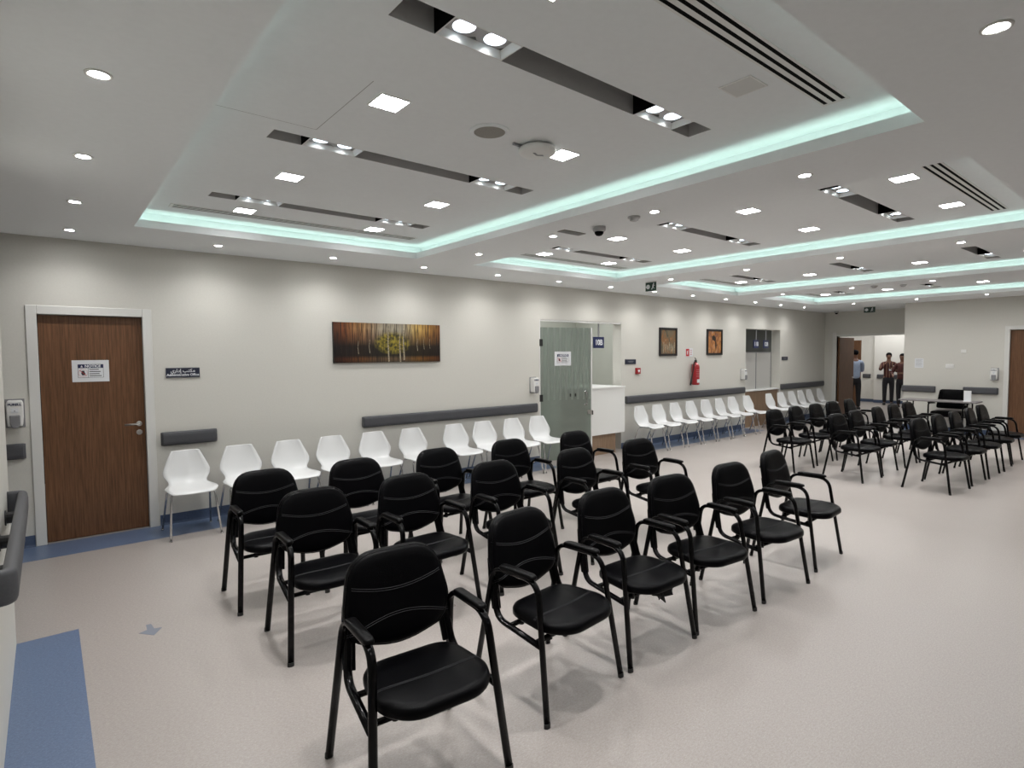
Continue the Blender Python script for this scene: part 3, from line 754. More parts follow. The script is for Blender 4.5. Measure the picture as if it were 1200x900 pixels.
M['edgeblack'] = pmat('black_canvas_edge', (.01, .008, .008), .5)
t = thing('canvas_painting', 'wide forest canvas with pale birch trunks on the long wall', 'painting', (3.43, YW - .001, 1.872), 0)
bm = B(); box(bm, (-.748, -.03, -.247), (.748, 0, .247)); mesh_obj('canvas_edge', bm, 'edgeblack', t)
bm = B(); box(bm, (-.748, -.0312, -.247), (.748, -.0302, .247))
for (x, z0, z1, w) in ((-.02, -.24, .24, .009), (.145, -.245, .24, .009), (.20, -.22, .24, .011), (-.43, -.14, .02, .004), (-.28, -.13, .04, .004), (.40, -.10, .06, .004), (.50, -.08, .08, .003), (.59, -.07, .06, .003)):
    prism(bm, [(x - w, z0), (x + w, z0), (x + w * .7 - .01, (z0 + z1) / 2), (x + w * .45, z1), (x - w * .45, z1), (x - w * .9 - .008, (z0 + z1) / 2)], -.0325, -.0312, 'Y', mi=1)
for k in range(22):
    x = -.70 + k * .066 + rnd.uniform(-.02, .02); w = rnd.uniform(.002, .006); z0 = rnd.uniform(-.2, -.02)
    prism(bm, [(x - w, z0), (x + w, z0), (x + w * .6, .245), (x - w * .6, .245)], -.0318, -.0312, 'Y', mi=2)
mesh_obj('canvas_face', bm, ['forest', 'birch', 'barkdark'], t)
def abstract_mat(name, els, scale, dist):
    mt, nt, b = new_mat(name); L = nt.links.new
    tc = nt.nodes.new('ShaderNodeTexCoord'); mp = nt.nodes.new('ShaderNodeMapping'); mp.inputs['Scale'].default_value = (1.4, 1, .8); mp.inputs['Location'].default_value = (dist, 0, dist)
    n = nt.nodes.new('ShaderNodeTexNoise'); n.inputs['Scale'].default_value = scale; n.inputs['Detail'].default_value = 5; n.inputs['Distortion'].default_value = 1.6
    r = nt.nodes.new('ShaderNodeValToRGB'); cr = r.color_ramp
    while len(cr.elements) < len(els): cr.elements.new(.5)
    for e, (p, c) in zip(cr.elements, els): e.position = p; e.color = (*c, 1)
    L(tc.outputs['Object'], mp.inputs[0]); L(mp.outputs[0], n.inputs['Vector']); L(n.outputs['Fac'], r.inputs['Fac']); L(r.outputs[0], b.inputs['Base Color']); b.inputs['Roughness'].default_value = .3
    return mt
M['print_a'] = abstract_mat('print_olive_rust', [(.28, (.045, .04, .03)), (.45, (.16, .13, .08)), (.55, (.20, .10, .04)), (.64, (.30, .14, .05)), (.75, (.42, .36, .28))], 7, 3)
M['print_b'] = abstract_mat('print_orange', [(.30, (.03, .012, .01)), (.42, (.24, .10, .06)), (.52, (.42, .17, .04)), (.62, (.55, .26, .10)), (.74, (.45, .30, .24))], 6, 9)
def picture(label, x0, x1, z0, z1, mat, extra):
    t = thing('framed_picture', label, 'picture', ((x0 + x1) / 2, YW, (z0 + z1) / 2), 0, 'framed pictures on the long wall'); w, h = (x1 - x0) / 2, (z1 - z0) / 2; f = .04
    bm = B(); box(bm, (-w, -.028, -h), (-w + f, 0, h)); box(bm, (w - f, -.028, -h), (w, 0, h)); box(bm, (-w + f, -.028, -h), (w - f, 0, -h + f)); box(bm, (-w + f, -.028, h - f), (w - f, 0, h))
    mesh_obj('picture_frame', bm, 'edgeblack', t)
    bm = B(); box(bm, (-w + f, -.012, -h + f), (w - f, 0, h - f)); extra(bm); mesh_obj('print', bm, [mat, 'birch' if mat == 'print_a' else 'barkdark'], t)
def ex_a(bm):
    for k in range(7):
        x = -.16 + k * .058; z1 = -.0 - .03 * (k % 3)
        prism(bm, [(x, -.22), (x + .010, -.22), (x + .035, z1 - .06), (x + .024, z1), (x + .008, z1 - .02)], -.0135, -.012, 'Y', mi=1)
def ex_b(bm):
    prism(bm, [(-.10, .12), (-.03, .15), (.03, .10), (.05, .04), (0, .02), (-.08, .05)], -.0135, -.012, 'Y', mi=1)
    prism(bm, [(.02, .02), (.05, .03), (.07, -.10), (.05, -.20), (.03, -.10)], -.0135, -.012, 'Y', mi=1)
picture('black framed brown abstract print, left of the fire extinguisher', 9.10, 9.66, 1.672, 2.215, 'print_a', ex_a)
picture('black framed orange abstract print, right of the fire extinguisher', 10.72, 11.31, 1.680, 2.222, 'print_b', ex_b)

# ------------------------------------------------------------------ fire equipment
t = thing('fire_extinguisher', 'red fire extinguisher with black hose hung on the long wall', 'fire extinguisher', (10.20, YW - .09, 1.08), 0)
bm = B(); lathe(bm, [(.072, 0), (.078, .015), (.078, .36), (.070, .40), (.045, .432), (.026, .445), (.022, .46)], 28); mesh_obj('cylinder', bm, 'red', t, smooth=True)
bm = B(); lathe(bm, [(.024, .455), (.026, .49), (.018, .50)], 16); tube(bm, [(.02, 0, .492), (-.07, -.02, .50)], .008); tube(bm, [(.02, 0, .505), (-.06, -.02, .545)], .007)
mesh_obj('valve_head', bm, 'rubber', t, smooth=True)
bm = B(); tube(bm, fillet([(-.02, -.02, .48), (-.085, -.02, .47), (-.115, -.02, .30), (-.19, -.015, .03)], .05), .011, n=10); tube(bm, [(-.165, -.016, .13), (-.20, -.014, .0)], .017, n=10); mesh_obj('hose', bm, 'rubber', t, smooth=True)
def patch(bm, r, a0, a1, z0, z1, n=10):
    for k in range(n):
        p, q = a0 + (a1 - a0) * k / n, a0 + (a1 - a0) * (k + 1) / n
        quad(bm, [(r * math.cos(p), r * math.sin(p), z0), (r * math.cos(q), r * math.sin(q), z0), (r * math.cos(q), r * math.sin(q), z1), (r * math.cos(p), r * math.sin(p), z1)])
bm = B(); patch(bm, .0788, R(-125), R(-25), .045, .115); mesh_obj('white_label', bm, 'paper', t)
bm = B()
for k in range(5): patch(bm, .0786, R(-135), R(-50 - 12 * (k % 2)), .16 + k * .035, .172 + k * .035)
mesh_obj('printed_lines', bm, pmat('pink_print', (.55, .22, .22), .5), t)
bm = B(); box(bm, (-.02, .06, .25), (.02, .09, .42)); mesh_obj('wall_bracket', bm, 'steel', t)
t = thing('fire_extinguisher_sign', 'small red and white pictogram sign above the fire extinguisher', 'sign', (10.10, YW, 1.735), 0)
bm = B(); box(bm, (-.125, -.004, -.085), (.125, 0, .085)); mesh_obj('sign_plate', bm, 'paper', t)
bm = B(); box(bm, (-.115, -.0052, -.075), (.0, -.004, .075)); mesh_obj('red_field', bm, 'redink', t)
bm = B(); lathe(bm, [(.015, -.006), (.015, -.005)], 14, c=(-.065, 0, -.03), axis='Y'); box(bm, (-.08, -.006, -.03), (-.05, -.005, .03)); tube(bm, [(-.065, -.0055, .03), (-.035, -.0055, .045), (-.028, -.0055, .0)], .003, .0006, n=6); mesh_obj('extinguisher_symbol', bm, 'wink', t)
bm = B()
for k in range(4): box(bm, (.02, -.0046, .045 - k * .03), (.10, -.004, .053 - k * .03))
mesh_obj('text_lines', bm, 'redink', t)
t = thing('fire_alarm_call_point', 'small red fire alarm call point below the nameplate by the white counter', 'fire alarm', (8.445, YW, 1.40), 0)
rbox('alarm_box', (-.056, -.045, -.056), (.056, 0, .056), 'red', t, .006)
bm = B(); prism(bm, [(-.026, .022), (.026, .022), (.030, .0), (0, -.030), (-.030, .0)], -.047, -.045, 'Y'); mesh_obj('press_plate', bm, 'paper', t)

# ------------------------------------------------------------------ glazed room 10B
wall_y('wall_room_rear', 9.1, 4.6, 9.4, 0, ZC, [], .1, 'roomgrey')
bm = B(); box(bm, (4.5, YW + .2, 0), (4.6, 9.1, ZC)); struct('wall_room_left', bm, 'roomgrey')
bm = B(); box(bm, (9.3, YW + .2, 0), (9.4, 9.1, ZC)); struct('wall_room_right', bm, 'roomgrey')
bm = B(); f = .028
box(bm, (OP10[0], YW + .01, 0), (OP10[0] + f, YW + .07, OP10[2])); box(bm, (OP10[0] + f, YW + .01, OP10[2] - f), (OP10[1], YW + .07, OP10[2]))
struct('trim_1', bm, 'white')
ang = math.atan2(-.30, .87)
t = thing('glass_door', 'frosted glass door standing ajar with striped upper half and notice', 'door', (OP10[0] + .035, YW + .015, 0), ang)
gw, gh = .915, 2.14
bm = B(); box(bm, (0, -.005, .012), (gw, .005, gh)); mesh_obj('glass_pane', bm, 'frost', t)
bm = B()
for z in (1.90, 1.02): box(bm, (-.03, -.014, z - .055), (.035, .014, z + .055))
mesh_obj('hinges', bm, 'rubber', t)
for s in (-1,):
    bm = B(); xx = gw - .12
    tube(bm, fillet([(xx, .01, 1.10), (xx, s * .05, 1.10), (xx, s * .05, .90), (xx, .01, .90)], .01), .010, n=10)
    for z in (1.10, .90): lathe(bm, [(.022, -.012), (.022, .012)], 14, c=(xx, 0, z), axis='Y')
    mesh_obj('pull_handle', bm, 'chrome', t, smooth=True)
bm = B(); box(bm, (gw - .09, -.016, .735), (gw + .002, .016, .80)); mesh_obj('lock_case', bm, 'steel', t)
bm = B(); box(bm, (gw - .008, -.018, .72), (gw + .012, .018, .79)); mesh_obj('lock_bolt', bm, 'rubber', t)
bm = B(); box(bm, (gw - .022, -.0065, .012), (gw, .0065, gh)); mesh_obj('edge_seal', bm, 'white', t)
bm = B()
for xx in (.52, .61): lathe(bm, [(.014, -.009), (.014, .009)], 14, c=(xx, 0, 1.065), axis='Y'); box(bm, (xx - .012, -.009, 1.03), (xx + .012, .009, 1.065))
mesh_obj('glass_fittings', bm, 'rubber', t)
ca, sa = math.cos(ang), math.sin(ang)
def on_door(x, y, z): return (OP10[0] + .035 + x * ca - y * sa, YW + .015 + x * sa + y * ca, z)
notice('white NOTICE sheet stuck on the frosted glass door', on_door(.385, -.006, 1.645), ang, .29, .225)

# white counter
t = thing('reception_counter', 'white fronted reception counter with oak plinth in the glazed opening', 'counter', (7.41, 6.9, 0), 0)
rbox('counter_top', (-.475, -.415, 1.125), (.455, .42, 1.155), 'desk', t, .003)
rbox('front_panel', (-.47, -.40, .345), (.45, -.37, 1.125), 'desk', t, .003)
bm = B(); box(bm, (-.40, -.36, .0), (.25, .34, 1.12)); mesh_obj('oak_body', bm, 'desk_wood', t)
bm = B(); box(bm, (.425, -.37, .345), (.45, .38, 1.125)); mesh_obj('side_panel', bm, 'desk', t)

def hang_sign(label, txt, x0, x1, z0, z1, y, top):
    t = thing('room_sign', label, 'sign', ((x0 + x1) / 2, y, (z0 + z1) / 2), 0); w, h = (x1 - x0) / 2, (z1 - z0) / 2
    rbox('sign_plate', (-w, -.008, -h), (w, .008, h), 'navy', t, .001)
    text('lettering', txt, h * 1.35, 'wink', t, (0, -.009, -.002), RY, bold=.004, sx=.95)
    bm = B(); box(bm, (-.014, -.006, h), (.014, .006, top - (z0 + z1) / 2)); mesh_obj('hanger', bm, 'gplastic', t)
hang_sign('navy hanging sign reading 10B above the white counter', '10B', 7.33, 7.60, 1.818, 2.012, 6.76, OP10[2])

# hidden square panels added to brighten the glazed rooms
for (x, y) in ((5.4, 7.5), (6.2, 7.5), (7.0, 7.5), (7.8, 7.5), (5.4, 8.5), (6.2, 8.5), (7.0, 8.5), (7.8, 8.5), (8.6, 8.0), (11.9, 7.5), (12.7, 7.5), (13.5, 7.5), (14.3, 7.5), (12.7, 8.3), (13.5, 8.3), (14.3, 8.3), (15.2, 7.7)):
    dup(panel, (x, y, ZC), 0, 'added unseen square fill light inside the glazed room', 'added fill lights inside the glazed rooms')

# far glazed counter 12B
wall_y('wall_store_rear', 9.2, 11.4, 16.4, 0, ZC, [], .1, 'corr')
bm = B(); box(bm, (11.3, YW + .2, 0), (11.4, 9.2, ZC)); struct('wall_store_left', bm, 'corr')
bm = B(); box(bm, (16.4, YW + .2, 0), (16.5, 9.2, ZC)); struct('wall_store_right', bm, 'corr')
t = thing('glass_screen', 'glass screen with white frosted lower film above the far oak counter', 'glass screen', ((OP12[0] + OP12[1]) / 2, 6.918, 0), 0)
w = (OP12[1] - OP12[0]) / 2
bm = B(); box(bm, (-w, -.004, 1.735), (w, .004, OP12[2])); mesh_obj('upper_glass', bm, glass_mat('grey_glass', (.16, .165, .155), .80, .15), t)
bm = B(); box(bm, (-w, -.004, .86), (w - .02, .004, 1.735)); mesh_obj('frosted_glass', bm, 'film', t)
bm = B()
for x in (.06, w - .02): box(bm, (x - .010, -.012, .86), (x + .010, .012, 1.735))
box(bm, (-w, -.012, 1.725), (w, .012, 1.745)); mesh_obj('glazing_bars', bm, 'gplastic', t)
t = thing('oak_counter', 'low oak fronted counter under the far glass screen', 'counter', ((OP12[0] + OP12[1]) / 2, 6.9, 0), 0)
rbox('counter_top', (-w + .005, -.20, .83), (w - .005, .25, .858), 'desk', t, .003)
bm = B(); box(bm, (-w + .005, -.16, 0), (w - .01, .22, .83)); mesh_obj('oak_front', bm, 'desk_wood', t)
hang_sign('navy hanging sign reading 11B, left one of the two at the far glass screen', '11B', 12.74, 12.97, 1.83, 2.02, 6.74, OP12[2])
hang_sign('navy hanging sign reading 12B, right one of the two at the far glass screen', '12B', 13.20, 13.44, 1.83, 2.02, 6.74, OP12[2])

# ------------------------------------------------------------------ corridor beyond the recess wall
bm = B(); box(bm, (22.2, 7.30, 0), (22.4, 10.0, ZC)); box(bm, (21.95, Y0, 0), (22.4, 7.30, ZC)); struct('wall_corridor_end', bm, 'corr')
bm = B(); box(bm, (XR + .18, 8.6, 0), (22.2, 8.7, ZC)); struct('wall_corridor_left', bm, 'corr')
bm = B(); box(bm, (21.94, 2.0, 0), (21.95, 7.30, .10)); box(bm, (22.19, 7.3, 0), (22.2, 8.6, .10)); struct('baseboard_corridor', bm, 'bluebase')
for (x, y) in ((17.3, 7.4), (18.2, 6.9), (18.2, 5.9), (20.0, 7.0), (20.0, 5.8), (21.4, 7.0), (21.4, 6.0), (20.6, 6.4), (19.6, 6.4), (21.0, 7.6), (21.5, 6.5), (19.2, 5.6), (20.4, 5.0), (17.6, 6.6), (17.6, 5.6), (19.2, 6.2), (19.2, 7.4), (20.8, 6.6), (20.8, 5.4), (20.8, 7.9), (19.2, 5.0)):  # panels out of view, put in to make the corridor brighter
    dup(panel, (x, y, ZC), 0, 'added unseen square fill light in the corridor ceiling behind the far opening', 'added corridor fill lights')
bm = B(); f = .10
box(bm, (XR - .02, CORR[1], 0), (XR + .19, CORR[1] + f, CORR[2] + f)); box(bm, (XR - .02, CORR[0], CORR[2]), (XR + .19, CORR[1], CORR[2] + .05)); struct('trim_2', bm, 'trim')
def leaf(name, label, loc, rz, w, h):
    t = thing(name, label, 'door', loc, rz)
    rbox('door_leaf', (0, -.022, .01), (w, .022, h), 'door', t, .003)
    bm = B(); xh = w - .07
    lathe(bm, [(.024, -.03), (.024, -.022)], 16, c=(xh, 0, 1.02), axis='Y'); tube(bm, fillet([(xh, -.03, 1.02), (xh, -.065, 1.02), (xh - .12, -.065, 1.02)], .015), .009)
    mesh_obj('door_handle', bm, 'steel', t, smooth=True)
    return t
leaf('corridor_door', 'open walnut brown door leaf at the left of the corridor opening', (XR + .05, 6.36, 0), R(0), .97, 2.12)
leaf('corridor_door', 'brown door leaf deeper in the corridor behind the man in blue', (20.0, 7.03, 0), R(80), .9, 2.10)
def plain_bumper(label, x, y0, y1, z0=.83, z1=.97):
    bumper(label, y0, y1, z0, z1, far=x)
plain_bumper('short dark bumper on the corridor end wall beside the man in blue', 22.2, 7.48, 7.72)
plain_bumper('dark bumper on the corridor end wall behind the man in the striped shirt', 21.95, 6.3, 7.20)

# wall fittings on the far wall
t = thing('paper_notice', 'small pale paper notice on the far wall left of the switch plate', 'notice', (XF, 4.075, 1.468), R(-90))
bm = B(); box(bm, (-.082, -.002, -.103), (.082, 0, .103)); mesh_obj('sheet', bm, 'paper', t)
bm = B()
for k in range(7): box(bm, (-.062, -.0028, .075 - k * .024), (.062 - .02 * (k % 2), -.002, .080 - k * .024))
mesh_obj('text_lines', bm, 'gplastic', t)
t = thing('switch_plate', 'white double switch plate on the far wall above the black office chair', 'switch', (XF, 3.52, 1.405), R(-90))
rbox('plate', (-.075, -.009, -.045), (.075, 0, .045), 'wplastic', t, .003)
for s in (-1, 1): rbox('rocker', (s * .035 - .022, -.014, -.028), (s * .035 + .022, -.009, .028), 'white', t, .002)
t = thing('wall_thermostat', 'small white thermostat box on the far wall above the switch plate', 'thermostat', (XF, 3.29, 1.72), R(-90))
rbox('case', (-.045, -.018, -.035), (.045, 0, .035), 'wplastic', t, .004)

# ------------------------------------------------------------------ floor arrow
bm = B(); prism(bm, [(.434, 4.243), (.461, 4.238), (.468, 4.153), (.509, 4.142), (.454, 4.052), (.384, 4.139), (.430, 4.160)], 0.0, .0012, 'Z')
tag(mesh_obj('floor_arrow', bm, 'arrow'), 'grey arrow sticker on the beige floor near the brown door', 'floor marking')

# ------------------------------------------------------------------ black armchairs
def polar_outline(pts):
    cx = sum(p[0] for p in pts) / len(pts); cy = sum(p[1] for p in pts) / len(pts); return cx, cy
def rounded(pts, rr, n=6):
    N = len(pts); out = []
    for i in range(N):
        p = Vector((*pts[i], 0)); a = Vector((*pts[i - 1], 0)) - p; b = Vector((*pts[(i + 1) % N], 0)) - p
        r = min(rr[i], a.length * .49, b.length * .49); s = p + a.normalized() * r; e = p + b.normalized() * r
        for k in range(n + 1):
            t = k / n; q = (1 - t) ** 2 * s + 2 * t * (1 - t) * p + t * t * e; out.append((q.x, q.y))
    return out
def cushion(bm, outline, layers, mapf):
    cx, cy = polar_outline(outline); rings = []
    for sc, w in layers: rings.append([bm.verts.new(mapf(cx + (p[0] - cx) * sc, cy + (p[1] - cy) * sc, w)) for p in outline])
    n = len(outline)
    for i in range(len(rings) - 1):
        for k in range(n): bm.faces.new([rings[i][k], rings[i][(k + 1) % n], rings[i + 1][(k + 1) % n], rings[i + 1][k]])
    c0 = bm.verts.new(mapf(cx, cy, layers[0][1])); c1 = bm.verts.new(mapf(cx, cy, layers[-1][1]))
    for k in range(n):
        bm.faces.new([c0, rings[0][(k + 1) % n], rings[0][k]]); bm.faces.new([c1, rings[-1][k], rings[-1][(k + 1) % n]])
def surf_w(outline, layers, u, v):
    """height of the padded face above (u, v)"""
    cx, cy = polar_outline(outline); th = math.atan2(v - cy, u - cx); r = math.hypot(u - cx, v - cy); best = None
    for p, q in zip(outline, outline[1:] + outline[:1]):
        ax_, ay_, bx, by = p[0] - cx, p[1] - cy, q[0] - cx, q[1] - cy
        d = Vector((math.cos(th), math.sin(th))); e = Vector((bx - ax_, by - ay_)); det = d.x * -e.y + d.y * e.x
        if abs(det) < 1e-9: continue
        t = (ax_ * -e.y + ay_ * e.x) / det; s = (d.x * ay_ - d.y * ax_) / det
        if t > 0 and -1e-6 <= s <= 1 + 1e-6: best = t
    s = min(1, r / best) if best else 0
    up = [l for l in layers if l[1] > 0]; up = sorted(up, key=lambda l: -l[0])
    for (s1, w1), (s2, w2) in zip(up, up[1:]):
        if s2 <= s <= s1: return w2 + (w1 - w2) * (s - s2) / (s1 - s2)
    return up[-1][1] if s < up[-1][0] else up[0][1]
BK_OUT = rounded([(-.200, .420), (.200, .420), (.248, .17), (.215, .070), (0, .008), (-.215, .070), (-.248, .17)], [.12, .12, .25, .12, .35, .12, .25])
BK_LAY = [(.90, -.022), (.985, -.018), (1.0, -.004), (1.0, .008), (.975, .022), (.93, .030), (.80, .036), (.5, .040)]
def bk_map(u, v, w):      # v up the backrest, w towards the sitter (-y)
    th = R(12); yy = -w + .30 * u * u * -1.0 * -0.0 - .22 * u * u
    z = .448 + v * math.cos(th) - w * math.sin(th) * -0.0
    return Vector((u, .155 + v * math.sin(th) + yy + .0, z))
ST_OUT = rounded([(-.210, .100), (.210, .100), (.247, -.19), (.155, -.300), (-.155, -.300), (-.247, -.19)], [.10, .10, .22, .14, .14, .22])
ST_LAY = [(.88, -.022), (.97, -.022), (1.0, -.014), (1.0, .006), (.98, .018), (.93, .026), (.80, .031), (.5, .034)]
def st_map(u, v, w):
    v2 = v + .06
    return Vector((u, v, .418 + w + (-.018 if w > 0 else -.006) * ((v2 + .06) ** 2 / .04) * (1 if v2 < -.06 else -.4) * .55))
def stitches(bm, outline, layers, mapf, curves, off=.0012, gap=.0045):
    for cv in curves:
        for s in (-gap, gap):
            P = [mapf(u, v + s, surf_w(outline, layers, u, v + s) + off) for u, v in cv]
            tube(bm, P, .0013, n=5)
def make_armchair():
    t = thing('black_armchair', '', 'chair')
    for s in (-1, 1):
        # one bent oval tube: front leg, arm, rear leg
        P = fillet([(s * .292, -.250, 0.0), (s * .247, -.155, .636), (s * .247, .150, .636), (s * .287, .262, 0.0)], [0, .085, .075, 0], 7)
        bm = B(); tube(bm, P, .0175, .0125, n=10, ref=(1, 0, 0)); fr = mesh_obj('side_frame', bm, 'bframe', t, smooth=True)
        for (x, y) in ((s * .292, -.250), (s * .287, .262)):
            bm = B(); tube(bm, [(x, y, 0.0), (x * .9985, y * .995, .022)], .0182, .0132, n=10, ref=(1, 0, 0)); mesh_obj('foot_cap', bm, 'rubber', fr)
        # back upright curving forward beneath the seat to the front leg
        P = fillet([(s * .205, .205, .70), (s * .232, .158, .50), (s * .244, .130, .375), (s * .268, -.192, .346)], [0, .06, .09, 0], 7)
        bm = B(); tube(bm, P, .0185, .0125, n=10, ref=(1, 0, 0)); mesh_obj('back_support', bm, 'bframe', t, smooth=True)
        bm = B(); prism(bm, [(s * .175, .66), (s * .236, .66), (s * .252, .54), (s * .256, .415), (s * .204, .405), (s * .192, .54)], .0, .016, 'Y')
        for v in bm.verts: v.co.y += .150 + (v.co.z - .45) * .22
        bevel(mesh_obj('upright_cover', bm, 'pad', t), .005, 2)
        # arm pad
        bm = B(); out = rounded([(-.021, -.132), (.021, -.132), (.024, .10), (-.024, .10)], [.018] * 4, 4)
        cushion(bm, out, [(.9, -.006), (1, -.001), (1, .008), (.93, .015), (.7, .019)], lambda u, v, w: Vector((s * .247 + u, v - .005, .646 + w)))
        mesh_obj('arm_pad', bm, 'pad', t, smooth=True)
    bm = B(); tube(bm, [(-.262, -.15, .350), (.262, -.15, .350)], .0125, n=10); tube(bm, [(-.248, .04, .362), (.248, .04, .362)], .0125, n=10)
    for x in (-.16, .16): lathe(bm, [(.014, .335), (.014, .385)], 10, c=(x, -.15, 0)); lathe(bm, [(.014, .345), (.014, .388)], 10, c=(x, .04, 0))
    mesh_obj('crossbars', bm, 'bframe', t, smooth=True)
    bm = B(); cushion(bm, ST_OUT, ST_LAY, st_map); st = mesh_obj('seat', bm, 'leather', t, smooth=True)
    bm = B(); n = 22
    stitches(bm, ST_OUT, ST_LAY, st_map, [[(-.232 + .464 * k / n, -.115 - .020 * math.cos((k / n - .5) * PI)) for k in range(n + 1)]])
    mesh_obj('stitching', bm, 'stitch', st)
    bm = B(); cushion(bm, BK_OUT, BK_LAY, bk_map); bk = mesh_obj('backrest', bm, 'leather', t, smooth=True)
    bm = B()
    stitches(bm, BK_OUT, BK_LAY, bk_map, [[(-.222 + .444 * k / n, .285 - .040 * math.cos((k / n - .5) * PI) + .012) for k in range(n + 1)],
                                          [(-.236 + .472 * k / n, .105 + .050 * math.cos((k / n - .5) * PI)) for k in range(n + 1)]])
    mesh_obj('stitching', bm, 'stitch', bk)
    bm = B(); P = [bk_map(p[0] * .988, p[1] * .988, .0175) for p in BK_OUT]; tube(bm, P + [P[0]], .0028, n=6, caps=False); mesh_obj('piping', bm, 'leather', bk)
    return freeze(t)
arm = make_armchair(); first = True
ROWS = [
 ('front row of the near block', [(1.140, 2.037, -4), (1.98, 2.14, 5.5), (2.665, 2.16, -1), (3.314, 2.138, -6), (4.04, 2.104, -4), (4.859, 2.163, 4)]),
 ('middle row of the near block', [(1.285, 3.39, -2), (1.965, 3.38, 1), (2.74, 3.38, 0), (3.66, 3.38, 2), (4.54, 3.38, -3)]),
 ('back row of the near block', [(1.23, 4.24, -1), (1.945, 4.22, 0), (2.74, 4.22, 2), (3.575, 4.22, 0), (4.51, 4.22, 1)]),
 ('front row of the far block', [(8.60, 2.135, -6), (9.345, 2.11, -2), (10.01, 2.08, 0), (10.77, 2.07, 2), (11.55, 2.09, -2)]),
 ('middle row of the far block', [(8.50, 3.06, -3), (9.19, 3.07, 0), (10.03, 3.06, 2), (10.70, 3.05, 0), (11.40, 3.05, -2)]),
 ('back row of the far block', [(8.49, 3.94, -2), (9.26, 3.97, 1), (9.95, 3.95, 0), (10.60, 3.95, -3), (11.35, 3.95, 2)])]
for (rn, spots) in ROWS:
    for k, (x, y, a) in enumerate(spots):
        lab = 'black padded armchair, %s chair from the left in the %s' % (ORD[k], rn)
        if rn.startswith('front') and 'near' in rn:
            if k == 0: lab = 'black padded armchair nearest the camera, left end of the front row'
            if k == 2: lab = 'black padded armchair with torn lining hanging under its seat, third in the front row'
        g = 'black armchairs in the ' + rn
        if first: arm.location = (x, y, 0); arm.rotation_euler = (0, 0, R(a)); tag(arm, lab, None, g); o = arm; first = False
        else: o = dup(arm, (x, y, 0), R(a), lab, g)
        if k == 2 and rn == 'front row of the near block':
            bm = B()
            pts = [(-.10, .392), (-.085, .355), (-.07, .362), (-.055, .330), (-.045, .345), (-.035, .318), (-.02, .336), (.0, .322), (.03, .345), (.06, .352), (.10, .372), (.14, .392)]
            for i in range(len(pts) - 1):
                (a0, z0), (a1, z1) = pts[i], pts[i + 1]
                quad(bm, [(a0, -.255 + .03 * math.sin(i * 2.1), z0), (a1, -.255 + .03 * math.sin(i * 2.1 + 2.1), z1), (a1, -.24, .400), (a0, -.24, .400)])
            ln = mesh_obj('torn_lining', bm, 'rubber', o); ln.modifiers.new('solid', 'SOLIDIFY').thickness = .003; ln['label'] = 'torn black lining hanging down'

# paper cup left on a seat in the far block
bm = B(); lathe(bm, [(.026, 0), (.036, .085), (.038, .086), (.036, .088), (.034, .085), (.025, .004)], 20)
tag(mesh_obj('paper_cup', bm, 'wplastic', smooth=True, loc=(10.66, 2.98, .458)), 'white paper cup standing on a black chair seat in the far block', 'cup')

# ------------------------------------------------------------------ white shell chairs
def make_shell():
    t = thing('white_shell_chair', '', 'chair')
    # (y, z, half width) down the back and forward over the seat
    prof = [(.262, .778, .118), (.258, .770, .127), (.240, .70, .160), (.220, .63, .190), (.206, .585, .206), (.194, .545, .203), (.174, .487, .168), (.140, .452, .168), (.09, .440, .195), (.03, .436, .215), (-.05, .438, .222), (-.13, .440, .214), (-.18, .434, .198), (-.205, .420, .176)]
    n = 10; bm = B(); rows = []
    for i, (y, z, w) in enumerate(prof):
        row = []
        for k in range(n + 1):
            u = -1 + 2 * k / n
            if i < 7: row.append(bm.verts.new((u * w, y - .030 * u * u - 0.0, z)))
            else:
                f = (i - 6) / 3 if i < 9 else 1
                row.append(bm.verts.new((u * w, y - (.03 * (1 - f)) * u * u + (.015 * f * (1 if i > 11 else 0)) * u * u, z + .014 * u * u * (1 if i < 12 else .3))))
        rows.append(row)
    for i in range(len(rows) - 1):
        for k in range(n): bm.faces.new([rows[i][k], rows[i][k + 1], rows[i + 1][k + 1], rows[i + 1][k]])
    sh = mesh_obj('shell', bm, 'shell', t, smooth=True)
    sd = sh.modifiers.new('solid', 'SOLIDIFY'); sd.thickness = .009; sd.offset = -1
    for sx in (-1, 1):
        for (y0, y1) in ((-.13, -.225), (.10, .262)):
            bm = B(); tube(bm, fillet([(sx * .10, y0 * .9, .420), (sx * .185, y0, .415), (sx * .215, y1, .004)], .03, 4), .0095, n=10); tube(bm, [(sx * .215, y1, 0), (sx * .2146, y1 * .997, .012)], .0125, n=10)
            mesh_obj('leg', bm, 'chrome', t, smooth=True)
    bm = B(); tube(bm, [(-.10, -.117, .420), (-.09, .09, .420)], .009, n=8); tube(bm, [(.10, -.117, .420), (.09, .09, .420)], .009, n=8); tube(bm, [(-.1, -.117, .42), (.1, -.117, .42)], .009, n=8)
    mesh_obj('seat_frame', bm, 'chrome', t, smooth=True)
    return freeze(t)
shell = make_shell(); first = True
WX = [1.05, 1.555, 2.06, 2.56, 3.07, 3.60, 4.245, 4.72, 5.26, 5.75]
WX2 = [8.22, 8.72, 9.27, 9.80, 10.30, 10.82, 11.33, 11.92]
WX3 = [12.92, 13.50, 14.02, 14.53, 15.05, 15.62]
